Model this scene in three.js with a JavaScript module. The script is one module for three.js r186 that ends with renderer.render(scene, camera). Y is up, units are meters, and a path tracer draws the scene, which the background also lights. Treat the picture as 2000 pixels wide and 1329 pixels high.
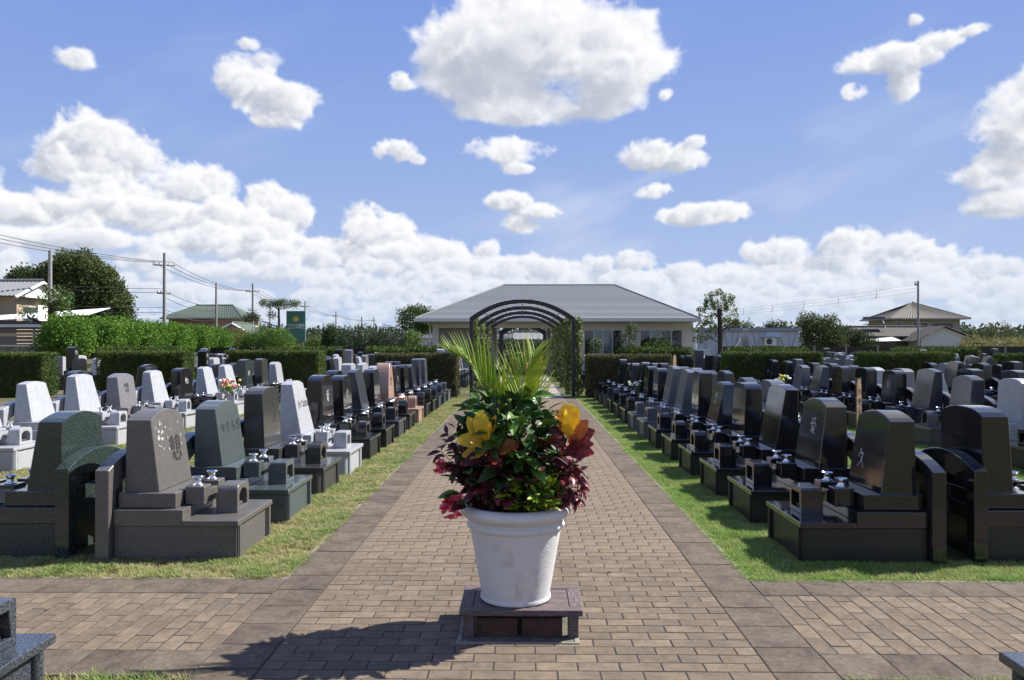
import * as THREE from 'three';
import { RoundedBoxGeometry } from 'three/addons/geometries/RoundedBoxGeometry.js';
import { mergeGeometries } from 'three/addons/utils/BufferGeometryUtils.js';
import { FontLoader } from 'three/addons/loaders/FontLoader.js';

// ------------------------------------------------------------------ camera, sun, exposure
const scene = new THREE.Scene();
const camera = new THREE.PerspectiveCamera(46.7, 1024 / 680, 0.05, 4000);
camera.position.set(0.045, 1.55, 0);
camera.rotation.order = 'YXZ';
camera.rotation.set(0.0049, 0.0150, 0);
scene.add(camera);
const renderer = new THREE.WebGLRenderer({ antialias: true });
renderer.setSize(1024, 680);
renderer.toneMapping = THREE.LinearToneMapping;
renderer.toneMappingExposure = 2.05;
renderer.shadowMap.enabled = true;
const SUN = new THREE.Vector3(0.92, 1.0, -0.40).normalize();
const sun = new THREE.DirectionalLight(new THREE.Color().setRGB(1, 0.955, 0.87), 5);
sun.position.copy(SUN).multiplyScalar(60).add(new THREE.Vector3(0, 0, -20));
sun.target.position.set(0, 0, -20);
sun.castShadow = true;
sun.shadow.radius = 1;
sun.shadow.mapSize.set(4096, 4096);
Object.assign(sun.shadow.camera, { left: -40, right: 40, top: 40, bottom: -40, near: 1, far: 160 });
scene.add(sun, sun.target);

// ------------------------------------------------------------------ numbers
function rng(seed) { let a = seed >>> 0; return () => { a = (a + 0x6D2B79F5) | 0; let t = Math.imul(a ^ (a >>> 15), 1 | a); t = (t + Math.imul(t ^ (t >>> 7), 61 | t)) ^ t; return ((t ^ (t >>> 14)) >>> 0) / 4294967296; }; }
const R = rng(7);
const rr = (a, b, r = R) => a + (b - a) * r();
const lerp = (a, b, t) => a + (b - a) * t;
const clamp = (x, a = 0, b = 1) => Math.min(b, Math.max(a, x));
const smooth = (a, b, x) => { const t = clamp((x - a) / (b - a)); return t * t * (3 - 2 * t); };
const perm = new Uint8Array(512); { const r = rng(11), p = [...Array(256).keys()]; for (let i = 255; i > 0; i--) { const j = Math.floor(r() * (i + 1)); [p[i], p[j]] = [p[j], p[i]]; } for (let i = 0; i < 512; i++) perm[i] = p[i & 255]; }
const GX = new Float32Array(256), GY = new Float32Array(256); for (let i = 0; i < 256; i++) { GX[i] = Math.cos(i * 2.399963); GY[i] = Math.sin(i * 2.399963); }
function noise2(x, y) {
  const xi = Math.floor(x), yi = Math.floor(y), fx = x - xi, fy = y - yi, X = xi & 255, Y = yi & 255;
  const u = fx * fx * fx * (fx * (fx * 6 - 15) + 10), v = fy * fy * fy * (fy * (fy * 6 - 15) + 10);
  const a = perm[perm[X] + Y], b = perm[perm[X + 1] + Y], c = perm[perm[X] + Y + 1], d = perm[perm[X + 1] + Y + 1];
  const n0 = GX[a] * fx + GY[a] * fy, n1 = GX[b] * (fx - 1) + GY[b] * fy, n2 = GX[c] * fx + GY[c] * (fy - 1), n3 = GX[d] * (fx - 1) + GY[d] * (fy - 1);
  return lerp(lerp(n0, n1, u), lerp(n2, n3, u), v) * 1.5;
}
const fbm = (x, y, o = 4) => { let s = 0, a = 0.5; for (let i = 0; i < o; i++) { s += a * noise2(x, y); x = x * 2.03 + 17.1; y = y * 2.03 + 9.7; a *= 0.5; } return s; };

// ------------------------------------------------------------------ the sky: air and cumulus clouds, by azimuth and elevation in degrees
{
  const W = 4096, H = 2048, HH = 1024, step = 360 / W, GAIN = 0.49;
  const clouds = [                                          // each cloud: ellipses [azimuth, elevation, half width, half height]
    [[1, 20.4, 6.6, 2.9], [5.5, 19.5, 4.0, 2.6], [-4, 18.8, 3.2, 2.1], [8.0, 20.4, 1.7, 1.8], [-0.5, 22.8, 3.8, 2.0], [4, 16.8, 3.1, 1.2], [0.2, 17.0, 4.4, 1.5], [-6.4, 19.8, 1.6, 0.8], [5.2, 17.9, 3.4, 1.8], [-2, 16.6, 2.6, 1.0]], [[-8.7, 18.2, 0.9, 0.55]],
    [[-19.0, 17.3, 2.1, 1.4], [-17.0, 16.5, 2.0, 1.2], [-18.0, 18.6, 1.0, 0.9], [-17.8, 15.2, 1.6, 0.8], [-18.2, 16.3, 2.0, 1.3]], [[-29.9, 17.5, 1.0, 0.6]], [[-19.5, 19.8, 0.7, 0.4]], [[-9.4, 13.6, 1.1, 0.65], [-7.6, 13.0, 0.45, 0.3]],
    [[-0.8, 13.7, 2.8, 0.85], [-0.4, 12.5, 1.0, 0.5]], [[9.0, 13.1, 1.8, 0.95], [11.3, 12.8, 1.4, 0.85], [12.4, 14.0, 0.7, 0.45]], [[9.4, 10.7, 1.1, 0.5]],
    [[25.2, 18.0, 2.6, 0.75], [27.6, 18.6, 1.3, 0.8], [25.6, 16.6, 0.8, 1.4]], [[22.6, 16.3, 0.8, 0.5]], [[26.3, 20.1, 0.35, 0.3]], [[29.6, 18.9, 0.7, 0.3]],
    [[32.4, 13.4, 2.9, 2.3], [30.6, 10.6, 2.5, 1.5], [31.2, 8.6, 2.5, 0.9], [33.5, 15.4, 2.0, 1.0]], [[10.2, 17.2, 0.4, 0.4]], [[12.6, 9.0, 2.6, 0.7]], [[-1.0, 10.2, 1.5, 0.6], [1.0, 9.5, 1.5, 0.5], [-0.2, 8.6, 1.1, 0.7]],
  ];
  const rs = rng(5);
  for (let i = 0; i < 130; i++) {                          // the same kind of fair-weather clouds all round, above and behind
    const az = rs() * 360 - 180, el = 12 + 60 * rs() * rs() + 4; if (Math.abs(az) < 42 && el < 28) continue;
    const s = lerp(1.2, 5, rs()), c = []; for (let k = 0; k < 4; k++) c.push([az + (rs() - 0.5) * s * 2.4, el + (rs() - 0.5) * s * 0.9, s * lerp(0.5, 1, rs()), s * lerp(0.3, 0.5, rs())]); clouds.push(c);
  }
  const bank = [[-180, 9], [-130, 10], [-90, 10], [-60, 9], [-45, 11], [-36, 10.8], [-32, 11.8], [-29.2, 14.0], [-27, 12.8], [-24.4, 10.9], [-20.6, 9.4], [-18, 10.2], [-15, 8.6], [-12, 9.0], [-10.4, 8.6], [-8, 7.5], [-4.6, 7.6], [-2.5, 7.0], [0, 5.8], [3, 6.6], [6, 5.8], [7.5, 6.8], [9, 5.6], [12, 5.8], [14.5, 6.4], [16.5, 7.8], [18.5, 6.6], [21, 7.0], [24, 7.9], [27, 7.4], [28.9, 5.6], [32, 5.2], [36, 7], [45, 8.5], [60, 8], [90, 9], [130, 10], [180, 9]];
  const topOf = (az) => { let k = 0; while (k < bank.length - 2 && bank[k + 1][0] < az) k++; return lerp(bank[k][1], bank[k + 1][1], smooth(0, 1, clamp((az - bank[k][0]) / (bank[k + 1][0] - bank[k][0])))); };
  const C = new Float32Array(W * HH * 3), deg = Math.PI / 180;
  for (let j = 0; j < HH; j++) {
    const el = (j + 0.5) * step, h = Math.sin(el * deg), t = Math.pow(clamp(h / 0.42), 0.62), z = smooth(0.38, 1, h);
    for (let i = 0; i < W; i++) {
      const n = (j * W + i) * 3, az = (i + 0.5) * step - 180, warm = 0.5 + 0.5 * Math.cos((az - 66) * deg);      // the air is brighter towards the sun
      let r = lerp(0.52, 0.195, t), g = lerp(0.66, 0.325, t), b = lerp(0.87, 0.745, t);
      r = lerp(r, 0.11, z * 0.8) * (0.9 + 0.24 * warm); g = lerp(g, 0.21, z * 0.8) * (0.93 + 0.15 * warm); b = lerp(b, 0.62, z * 0.8) * (0.97 + 0.06 * warm);
      const ci = smooth(0.0, 0.5, fbm(az * 0.06 + 3, el * 0.17 - az * 0.05, 4) + 0.02) * smooth(26, 12, el) * 0.55 * (0.3 + 0.7 * smooth(-4, 6, az) * smooth(24, 14, az) * smooth(17, 12, el));     // thin high veil
      C[n] = lerp(r, 0.74, ci); C[n + 1] = lerp(g, 0.81, ci); C[n + 2] = lerp(b, 0.93, ci);
    }
  }
  // clouds are marched through in depth: [azimuth, elevation, depth] in degrees, light coming from the upper right and slightly from beyond
  const n3 = (x, y, z) => {
    const xi = Math.floor(x), yi = Math.floor(y), zi = Math.floor(z), fx = x - xi, fy = y - yi, fz = z - zi, X = xi & 255, Y = yi & 255, Z = zi & 255, u = fx * fx * (3 - 2 * fx), v = fy * fy * (3 - 2 * fy), w = fz * fz * (3 - 2 * fz);
    const A = perm[X] + Y, B = perm[X + 1] + Y, AA = perm[A & 255] + Z, AB = perm[(A + 1) & 255] + Z, BA = perm[B & 255] + Z, BB = perm[(B + 1) & 255] + Z;
    const g = (h, p, q, s) => { const k = perm[h & 511] & 15; return ((k & 1) ? -1 : 1) * (k < 8 ? p : q) + ((k & 2) ? -1 : 1) * (k < 4 ? q : s); };
    const l1 = lerp(lerp(g(AA, fx, fy, fz), g(BA, fx - 1, fy, fz), u), lerp(g(AB, fx, fy - 1, fz), g(BB, fx - 1, fy - 1, fz), u), v), l2 = lerp(lerp(g(AA + 1, fx, fy, fz - 1), g(BA + 1, fx - 1, fy, fz - 1), u), lerp(g(AB + 1, fx, fy - 1, fz - 1), g(BB + 1, fx - 1, fy - 1, fz - 1), u), v); return lerp(l1, l2, w);
  };
  const puff = (x, y, z, o) => { let s = 0, a = 0.5; for (let k = 0; k < o; k++) { s += a * (0.30 - Math.abs(n3(x, y, z)) * 1.05) ; x = x * 2.08 + 11.3; y = y * 2.08 + 5.1; z = z * 2.08 + 7.7; a *= 0.6; } return s; };
  const soft = (x, y, z) => n3(x, y, z) * 0.6 + n3(x * 2.1 + 4, y * 2.1, z * 2.1) * 0.3;
  const SL = [0.66, 0.68, -0.16];
  function march(dens, u, v, w0, w1, steps, size, sig, out) {       // out: r, g, b, opacity
    let T = 1, r = 0, g = 0, b = 0; const ds = (w1 - w0) / steps;
    for (let k = 0; k < steps && T > 0.02; k++) {
      const w = w0 + (k + 0.5) * ds, d = dens(u, v, w, 5); if (d <= 0.004) continue;
      let s = 0; for (let q = 0; q < 5; q++) { const t = size * [0.12, 0.32, 0.65, 1.15, 1.9][q]; s += dens(u + SL[0] * t, v + SL[1] * t, w + SL[2] * t, 2) * size * [0.2, 0.26, 0.4, 0.6, 0.9][q]; }
      const sun = Math.exp(-s * sig * 0.55) * 0.66 + Math.exp(-s * sig * 0.13) * 0.34, a = 1 - Math.exp(-Math.min(1, d) * sig * ds), k2 = T * a;
      r += k2 * (0.40 + 0.66 * sun); g += k2 * (0.455 + 0.60 * sun); b += k2 * (0.56 + 0.50 * sun); T *= 1 - a;
    }
    out[0] = r; out[1] = g; out[2] = b; out[3] = 1 - T;
  }
  const ix = (i) => ((i % W) + W) % W, res = [0, 0, 0, 0];
  function put(i, j, o, haze) { const a = Math.min(1, o[3]); if (a <= 0.003) return; const c = (j * W + ix(i)) * 3, el = (j + 0.5) * step, hz = haze * smooth(9, 0.3, el) * a; for (let k = 0; k < 3; k++) C[c + k] = C[c + k] * (1 - a) + lerp(o[k], [0.60, 0.70, 0.87][k] * a, hz / Math.max(a, 1e-3)); }
  function area(i0, i1, j0, j1, f, fn) {                     // every pixel, or where the view never goes every f-th with values between
    if (f === 1) { for (let j = j0; j <= j1; j++) for (let i = i0; i <= i1; i++) { fn(i, j, res); put(i, j, res, fn.haze); } return; }
    const nx = Math.ceil((i1 - i0) / f) + 1, ny = Math.ceil((j1 - j0) / f) + 1, g = new Float32Array(nx * ny * 4);
    for (let y = 0; y < ny; y++) for (let x = 0; x < nx; x++) { fn(i0 + x * f, j0 + y * f, res); g.set(res, (y * nx + x) * 4); }
    for (let j = j0; j < j1; j++) for (let i = i0; i < i1; i++) { const x = (i - i0) / f, y = (j - j0) / f, X = Math.floor(x), Y = Math.floor(y), o = (Y * nx + X) * 4, p = o + nx * 4, s = x - X, t = y - Y; for (let k = 0; k < 4; k++) res[k] = lerp(lerp(g[o + k], g[o + 4 + k], s), lerp(g[p + k], g[p + 4 + k], s), t); put(i, j, res, fn.haze); }
  }
  // the bank along the horizon: rows of cumulus, the farther and higher rows first, over a pale distant layer
  const rb = rng(23), rows = [];
  for (let i = 0; i < W; i++) { const t = topOf((i + 0.5) * step - 180); for (let j = 0; j < t * 0.95 / step; j++) { const el = (j + 0.5) * step, a = 0.78 * smooth(0.92 * t, 0.55 * t, el) * (0.8 + 0.5 * fbm(i * step * 0.12, el * 0.5, 3)), c = (j * W + i) * 3; C[c] = lerp(C[c], 0.60, a); C[c + 1] = lerp(C[c + 1], 0.68, a); C[c + 2] = lerp(C[c + 2], 0.83, a); } }
  [[1.0, 1.15], [0.78, 1.0], [0.57, 0.85], [0.38, 0.66], [0.21, 0.45]].forEach(([f, s], k) => {
    for (let az = -180 + rb() * 3; az < 180; az += lerp(2.6, 5.2, rb()) * s) {
      const t = topOf(az) * f * (k ? lerp(0.86, 1.14, rb()) : 1), q = s * (0.55 + 0.05 * t), c = [], wd = lerp(1.4, 3.4, rb()) * q * 1.5, n = 3 + Math.floor(rb() * 3);
      for (let m = 0; m < n; m++) { const u = rb() * 2 - 1, ry = q * lerp(0.55, 1.25, rb()) * (1 - 0.35 * Math.abs(u)), tt = topOf(az + u * wd) * f * (k ? 1 : 1); c.push([az + u * wd, Math.max(0.2, Math.min(t, tt + 0.4) - ry * lerp(0.9, 1.6, rb()) + 0.1), ry * lerp(1.0, 1.9, rb()), ry]); }
      c.push([az, Math.max(0.15, t - q * 2.1), wd * 0.9, q * 0.75]); rows.push(c);
    }
  });
  rows.unshift([[-29.2, 12.6, 2.0, 1.7], [-28.2, 11.6, 2.6, 1.6], [-30.5, 11.4, 2.4, 1.3], [-29.3, 13.9, 0.9, 0.8]], [[-18.2, 9.6, 1.5, 1.2], [-16.9, 8.9, 1.8, 1.1]], [[-11.4, 8.7, 1.3, 1.0], [-10, 8.0, 1.6, 1.0]], [[-23.5, 10.4, 2.4, 1.3]]);
  clouds.unshift(...rows);
  for (const cl of clouds) {
    let a0 = 1e9, a1 = -1e9, e0 = 1e9, e1 = -1e9, big = 0; for (const [a, e, rx, ry] of cl) { const c = 1 / Math.max(0.3, Math.cos(e * deg)); a0 = Math.min(a0, a - rx * c * 1.5 - 0.3); a1 = Math.max(a1, a + rx * c * 1.5 + 0.3); e0 = Math.min(e0, e - ry * 1.6 - 0.3); e1 = Math.max(e1, e + ry * 1.7 + 0.3); big = Math.max(big, Math.sqrt(rx * ry)); }
    const size = 0.35 + 0.38 * big, f = 0.52 / size, sd = (a0 * 3.7) % 50, cs = Math.cos((e0 + e1) / 2 * deg);
    const dens = (u, v, w, o) => {
      let s = -9; for (const [a, e, rx, ry] of cl) { const dx = (u - a) * cs / rx, dy = (v - e) / ry, dz = w / (0.5 * (rx + ry)), q = 1 - dx * dx - dy * dy * (dy < 0 ? 1.5 : 0.8) - dz * dz; if (q > s) s = q; }
      if (s < -1.6) return 0; return clamp(s * 1.05 + 4.8 * puff(u * f * cs + sd, v * f, w * f, o) + 2.0 * soft(u * f * 0.4 + sd, v * f * 0.45, w * f * 0.4) - 0.28, 0, 1.2);
    };
    const seen = a1 > -40 && a0 < 40 && e0 < 27, dmax = big * 1.25; const fn = (i, j, o) => march(dens, (i + 0.5) * step - 180, (j + 0.5) * step, -dmax, dmax, seen ? (rows.includes(cl) ? 14 : 22) : 8, size, 3.0 / size, o); fn.haze = cl === undefined ? 0 : rows.includes(cl) ? 0.74 : 0.25;
    area(Math.floor((a0 + 180) / step), Math.ceil((a1 + 180) / step), Math.max(0, Math.floor(e0 / step)), Math.min(HH - 1, Math.ceil(e1 / step)), seen ? 1 : 6, fn);
  }
  const data = new Float32Array(W * H * 4);
  for (let j = 0; j < HH; j++) for (let i = 0; i < W; i++) {
    const az = (i + 0.5) * step - 180, u = Math.floor(((0.25 + az / 360 + 1) % 1) * W), o = ((HH + j) * W + u) * 4, c = (j * W + i) * 3, p = (j * W + i) * 4;
    for (let k = 0; k < 3; k++) { data[o + k] = C[c + k] * GAIN; data[p + k] = [0.13, 0.125, 0.10][k]; } data[o + 3] = data[p + 3] = 1;
  }
  const tex = new THREE.DataTexture(data, W, H, THREE.RGBAFormat, THREE.FloatType);
  tex.mapping = THREE.EquirectangularReflectionMapping; tex.magFilter = THREE.LinearFilter; tex.minFilter = THREE.LinearFilter; tex.wrapS = THREE.RepeatWrapping; tex.needsUpdate = true;
  scene.background = tex; scene.environment = tex;
}

// ------------------------------------------------------------------ naming
const taken = new Map();
function numbered(name) { const n = taken.get(name) || 0; taken.set(name, n + 1); return n ? `${name}_${String(n).padStart(3, '0')}` : name; }
function add(o, parent = scene) { o.castShadow = o.receiveShadow = true; parent.add(o); return o; }
function tag(o, label, category, group) { o.userData.label = label; o.userData.category = category; if (group) o.userData.group = group; return o; }
function thing(name, label, category, x = 0, y = 0, z = 0, turn = 0, group) { const o = new THREE.Group(); o.name = numbered(name); o.position.set(x, y, z); o.rotation.y = turn; tag(o, label, category, group); scene.add(o); return o; }
function part(name, geo, mat, parent, x = 0, y = 0, z = 0) { const m = new THREE.Mesh(geo, mat); m.name = name; m.position.set(x, y, z); return add(m, parent); }
function structure(name, geo, mat, x = 0, y = 0, z = 0) { const m = part(numbered(name), geo, mat, scene, x, y, z); m.userData.kind = 'structure'; return m; }
function instances(name, geo, mat, list, parent, colors) {
  const m = new THREE.InstancedMesh(geo, mat, list.length); m.name = parent === scene ? numbered(name) : name; m.userData.kind = 'stuff';
  list.forEach((M, i) => { m.setMatrixAt(i, M); if (colors) m.setColorAt(i, colors[i]); });
  return add(m, parent);
}

// ------------------------------------------------------------------ geometry helpers
const merge = (l) => mergeGeometries(l.map((g) => { const q = g.index ? g.toNonIndexed() : g; for (const k of Object.keys(q.attributes)) if (!['position', 'normal', 'uv'].includes(k)) q.deleteAttribute(k); if (!q.attributes.uv) q.setAttribute('uv', new THREE.BufferAttribute(new Float32Array(q.attributes.position.count * 2), 2)); return q; }), false);
function boxUV(g, s = 1) {                                // uv in metres, along the face each triangle lies in
  const q = g.index ? g.toNonIndexed() : g, p = q.attributes.position, uv = new Float32Array(p.count * 2), a = new THREE.Vector3(), b = new THREE.Vector3(), c = new THREE.Vector3();
  for (let i = 0; i < p.count; i += 3) {
    a.fromBufferAttribute(p, i); b.fromBufferAttribute(p, i + 1); c.fromBufferAttribute(p, i + 2);
    const n = b.clone().sub(a).cross(c.clone().sub(a)), ax = Math.abs(n.x), ay = Math.abs(n.y), az = Math.abs(n.z);
    [a, b, c].forEach((v, k) => { const [u, w] = ay >= ax && ay >= az ? [v.x, v.z] : ax >= az ? [v.z + 0.31, v.y] : [v.x + 0.17, v.y]; uv[(i + k) * 2] = u * s; uv[(i + k) * 2 + 1] = w * s; });
  }
  q.setAttribute('uv', new THREE.BufferAttribute(uv, 2)); return q;
}
const bx = (w, h, d, x = 0, y = 0, z = 0) => boxUV(new THREE.BoxGeometry(w, h, d).translate(x, y + h / 2, z));          // y: its underside
const rb = (w, h, d, x = 0, y = 0, z = 0, r = 0.006) => boxUV(new RoundedBoxGeometry(w, h, d, 1, r).translate(x, y + h / 2, z));
const span = (x0, x1, y0, y1, z0, z1, r = 0) => r ? rb(x1 - x0, y1 - y0, z1 - z0, (x0 + x1) / 2, y0, (z0 + z1) / 2, r) : bx(x1 - x0, y1 - y0, z1 - z0, (x0 + x1) / 2, y0, (z0 + z1) / 2);
function tube(pts, r0, r1 = r0, seg = 6, len = 0) {
  const c = new THREE.CatmullRomCurve3(pts.map((p) => new THREE.Vector3(...p))), n = len || Math.max(2, (pts.length - 1) * 4);
  const g = new THREE.TubeGeometry(c, n, 1, seg, false), p = g.attributes.position, v = new THREE.Vector3();
  for (let i = 0; i <= n; i++) { const o = c.getPointAt(i / n), r = lerp(r0, r1, i / n); for (let k = 0; k <= seg; k++) { const q = i * (seg + 1) + k; v.fromBufferAttribute(p, q).sub(o).multiplyScalar(r).add(o); p.setXYZ(q, v.x, v.y, v.z); } }
  return g.toNonIndexed();
}
const extrude = (shape, depth, bevel = 0, x = 0, y = 0, z = 0, cs = 10) => boxUV(new THREE.ExtrudeGeometry(shape, { depth: depth - 2 * bevel, bevelEnabled: bevel > 0, bevelThickness: bevel, bevelSize: bevel, bevelOffset: -bevel, bevelSegments: 1, curveSegments: cs }).translate(x, y, z + bevel));
const poly = (pts) => new THREE.Shape(pts.map((p) => new THREE.Vector2(...p)));
function tri(list) {                                      // flat triangles and quads from corner lists
  const p = []; for (const f of list) { for (let k = 1; k < f.length - 1; k++) p.push(...f[0], ...f[k], ...f[k + 1]); }
  const g = new THREE.BufferGeometry(); g.setAttribute('position', new THREE.Float32BufferAttribute(p, 3)); g.computeVertexNormals(); return boxUV(g);
}

// ------------------------------------------------------------------ textures and materials
function texture(n, fn, srgb = true) {
  const d = new Uint8Array(n * n * 4);
  for (let j = 0; j < n; j++) for (let i = 0; i < n; i++) { const c = fn(i, j), o = (j * n + i) * 4; d[o] = clamp(c[0], 0, 1) * 255; d[o + 1] = clamp(c[1] ?? c[0], 0, 1) * 255; d[o + 2] = clamp(c[2] ?? c[0], 0, 1) * 255; d[o + 3] = 255; }
  const t = new THREE.DataTexture(d, n, n); t.wrapS = t.wrapT = THREE.RepeatWrapping; t.magFilter = THREE.LinearFilter; t.minFilter = THREE.LinearMipmapLinearFilter; t.generateMipmaps = true; if (srgb) t.colorSpace = THREE.SRGBColorSpace; t.needsUpdate = true; return t;
}
const wrapN = (n, f, o = 4, px = 0) => { const grid = 1 / n; return (i, j) => { const u = i * grid, v = j * grid, s = smooth(0, 1, 1); const A = fbm(u * f + px, v * f, o), B = fbm((u - 1) * f + px, v * f, o), C = fbm(u * f + px, (v - 1) * f, o), D = fbm((u - 1) * f + px, (v - 1) * f, o); return lerp(lerp(A, B, u * s), lerp(C, D, u * s), v); }; };   // seamless noise
const rep = (t, s) => { const c = t.clone(); c.repeat.set(s, s); c.needsUpdate = true; return c; };
const tx = {};
{ const r = rng(21), n1 = wrapN(512, 6, 3), n2 = wrapN(512, 52, 2, 5);
  tx.granite = rep(texture(512, (i, j) => { const s = r(), k = n2(i, j); let v = 0.42 + 0.5 * smooth(-0.25, 0.3, k) + n1(i, j) * 0.12 + (s - 0.5) * 0.2; if (s > 0.96) v += 0.25; return [v, v, v]; }), 1 / 0.55);
  tx.graniteMid = rep(texture(512, (i, j) => { const s = r(); let v = 0.69 + 0.26 * smooth(-0.25, 0.3, n2(i, j)) + n1(i, j) * 0.1 + (s - 0.5) * 0.16; if (s < 0.03) v -= 0.2; return [v, v, v]; }), 1 / 0.55);
  tx.graniteFine = rep(texture(512, (i, j) => { const s = r(); let v = 0.82 + n1(i, j) * 0.10 + (s - 0.5) * 0.2 + n2(i, j) * 0.34; if (s > 0.985) v = 1; return [v, v, v]; }), 1 / 0.42);
}
{ const r = rng(31), n1 = wrapN(1024, 9, 5), n2 = wrapN(1024, 3, 3, 8), n3 = wrapN(1024, 40, 3, 3);
  tx.paver = rep(texture(1024, (i, j) => { const s = r(); let v = 0.78 + n1(i, j) * 0.20 + n2(i, j) * 0.22 + n3(i, j) * 0.16 + (s - 0.5) * 0.2; if (s > 0.985) v += 0.22; if (s < 0.02) v -= 0.2; return [v * 1.01, v, v * 0.985]; }), 1 / 1.7);
  tx.slab = rep(texture(1024, (i, j) => { const s = r(), st = smooth(0.02, 0.4, n2(i, j) + 0.6 * n1(i, j)); let v = 0.78 + n1(i, j) * 0.34 - st * 0.2 + n3(i, j) * 0.22 + (s - 0.5) * 0.18; if (s > 0.99) v += 0.2; return [v, v * 0.995, v * 0.985]; }), 1 / 1.3);
  tx.plaster = rep(texture(512, (i, j) => { const v = 0.9 + n1(i * 2, j * 2) * 0.08 + n3(i * 2, j * 2) * 0.05 + (r() - 0.5) * 0.03; return [v, v, v]; }), 1 / 2);
  tx.bumpy = rep(texture(512, (i, j) => { const v = 0.5 + n1(i * 2, j * 2) * 0.5 + n3(i * 2, j * 2) * 0.35 + (r() - 0.5) * 0.12; return [v, v, v]; }, false), 1 / 0.6);
  tx.pot = rep(texture(1024, (i, j) => { const pit = smooth(0.34, 0.5, n3(i, j) + 0.3 * n1(i, j)), st = smooth(0.08, 0.42, n2(i, j) + 0.5 * n1(i, j)); const v = 0.97 - st * 0.13 - pit * 0.16 + (r() - 0.5) * 0.03; return [v, v * lerp(1, 0.985, st), v * lerp(1, 0.955, st)]; }), 1 / 0.9);
  tx.potBump = rep(texture(512, (i, j) => { const v = 0.5 + n3(i * 2, j * 2) * 0.7 + n1(i * 2, j * 2) * 0.5; return [v, v, v]; }, false), 1 / 0.5);
  tx.wood = rep(texture(512, (i, j) => { const g = fbm(i * 0.012, j * 0.22, 4), k = fbm(i * 0.03 + 40, j * 0.5, 3), v = 0.74 + g * 0.5 + k * 0.32; return [v, v * 0.97, v * 0.97]; }), 1 / 0.5);
  const gl = (dry) => texture(1024, (i, j) => { const a = n1(i, j), b = n2(i, j), c = n3(i, j), s = r(), t = clamp(0.5 + a * 1.1 + b * 0.9 + (s - 0.5) * 0.5 + c * 0.6) * dry; const v = 0.8 + c * 0.3 + (s - 0.5) * 0.35; return [lerp(0.42, 0.66, t) * v, lerp(0.50, 0.58, t) * v, lerp(0.22, 0.33, t) * v]; });
  tx.lawn = rep(gl(1), 1 / 2.2); tx.lawnGreen = rep(gl(0.35), 1 / 2.2);
}
const lin = (r, g, b) => new THREE.Color().setRGB(r, g, b);
const std = (c, rough = 0.8, o = {}) => new THREE.MeshStandardMaterial({ color: Array.isArray(c) ? lin(...c) : c, roughness: rough, ...o });
const phys = (c, rough, o = {}) => new THREE.MeshPhysicalMaterial({ color: Array.isArray(c) ? lin(...c) : c, roughness: rough, ...o });
const leafy = (c, t = 0.35, rough = 0.6) => phys(c, rough, { transmission: t, thickness: 0, side: THREE.DoubleSide, specularIntensity: 0.6 });
const gran = (c, rough, t = tx.graniteFine) => phys(c, rough, { map: t, specularIntensity: 1, ior: 1.5, clearcoat: 0.45, clearcoatRoughness: rough * 0.8 });
const stone = {
  black: gran([0.022, 0.0225, 0.0245], 0.09), charcoal: gran([0.066, 0.065, 0.063], 0.15), dark: gran([0.058, 0.064, 0.078], 0.13), green: gran([0.064, 0.094, 0.088], 0.13, tx.granite), teal: gran([0.095, 0.120, 0.123], 0.17),
  grey: gran([0.15, 0.163, 0.19], 0.2, tx.graniteMid), light: gran([0.54, 0.555, 0.59], 0.34, tx.graniteMid), brown: gran([0.150, 0.138, 0.128], 0.38, tx.graniteMid), pink: gran([0.50, 0.32, 0.235], 0.34, tx.graniteMid), mauve: gran([0.25, 0.24, 0.26], 0.3, tx.graniteMid), steel: gran([0.095, 0.112, 0.140], 0.26, tx.granite),
};
const honed = {}; for (const k in stone) { const m = stone[k].clone(); m.roughness = Math.max(0.42, m.roughness + 0.1); m.clearcoat = 0; honed[k] = m; }      // plinths are honed, not polished
const stoneWord = { black: 'black', charcoal: 'charcoal', dark: 'dark grey', green: 'dark green', teal: 'blue green', grey: 'mid grey', light: 'light grey', brown: 'brown grey', pink: 'pink', mauve: 'mauve grey', steel: 'blue grey' };
const M = {
  chrome: std([0.78, 0.78, 0.76], 0.14, { metalness: 1 }), carveWhite: std([0.42, 0.41, 0.40], 0.7), carveDark: std([0.02, 0.02, 0.02], 0.6), carveGrey: std([0.3, 0.3, 0.3], 0.6), ash: std([0.06, 0.055, 0.05], 0.9),
  mortar: std([0.032, 0.026, 0.021], 0.95), concrete: std([0.30, 0.28, 0.25], 0.9, { map: tx.plaster }), pot: std([0.61, 0.61, 0.605], 0.6, { map: tx.pot, bumpMap: tx.potBump, bumpScale: 0.0018 }),
  wood: std([0.185, 0.145, 0.148], 0.7, { map: tx.wood, bumpMap: tx.wood, bumpScale: 0.002 }), redbrick: std([0.115, 0.055, 0.042], 0.85, { map: tx.slab, bumpMap: tx.bumpy, bumpScale: 0.003 }), soil: std([0.04, 0.03, 0.022], 1),
  iron: std([0.010, 0.014, 0.017], 0.45), bark: std([0.10, 0.082, 0.065], 0.95, { map: tx.wood, bumpMap: tx.bumpy, bumpScale: 0.02 }), white: std([0.72, 0.72, 0.70], 0.7), pole: std([0.30, 0.29, 0.28], 0.85, { map: tx.plaster }), wire: std([0.03, 0.03, 0.035], 0.6), twig: std([0.055, 0.045, 0.03], 1),
};
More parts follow.
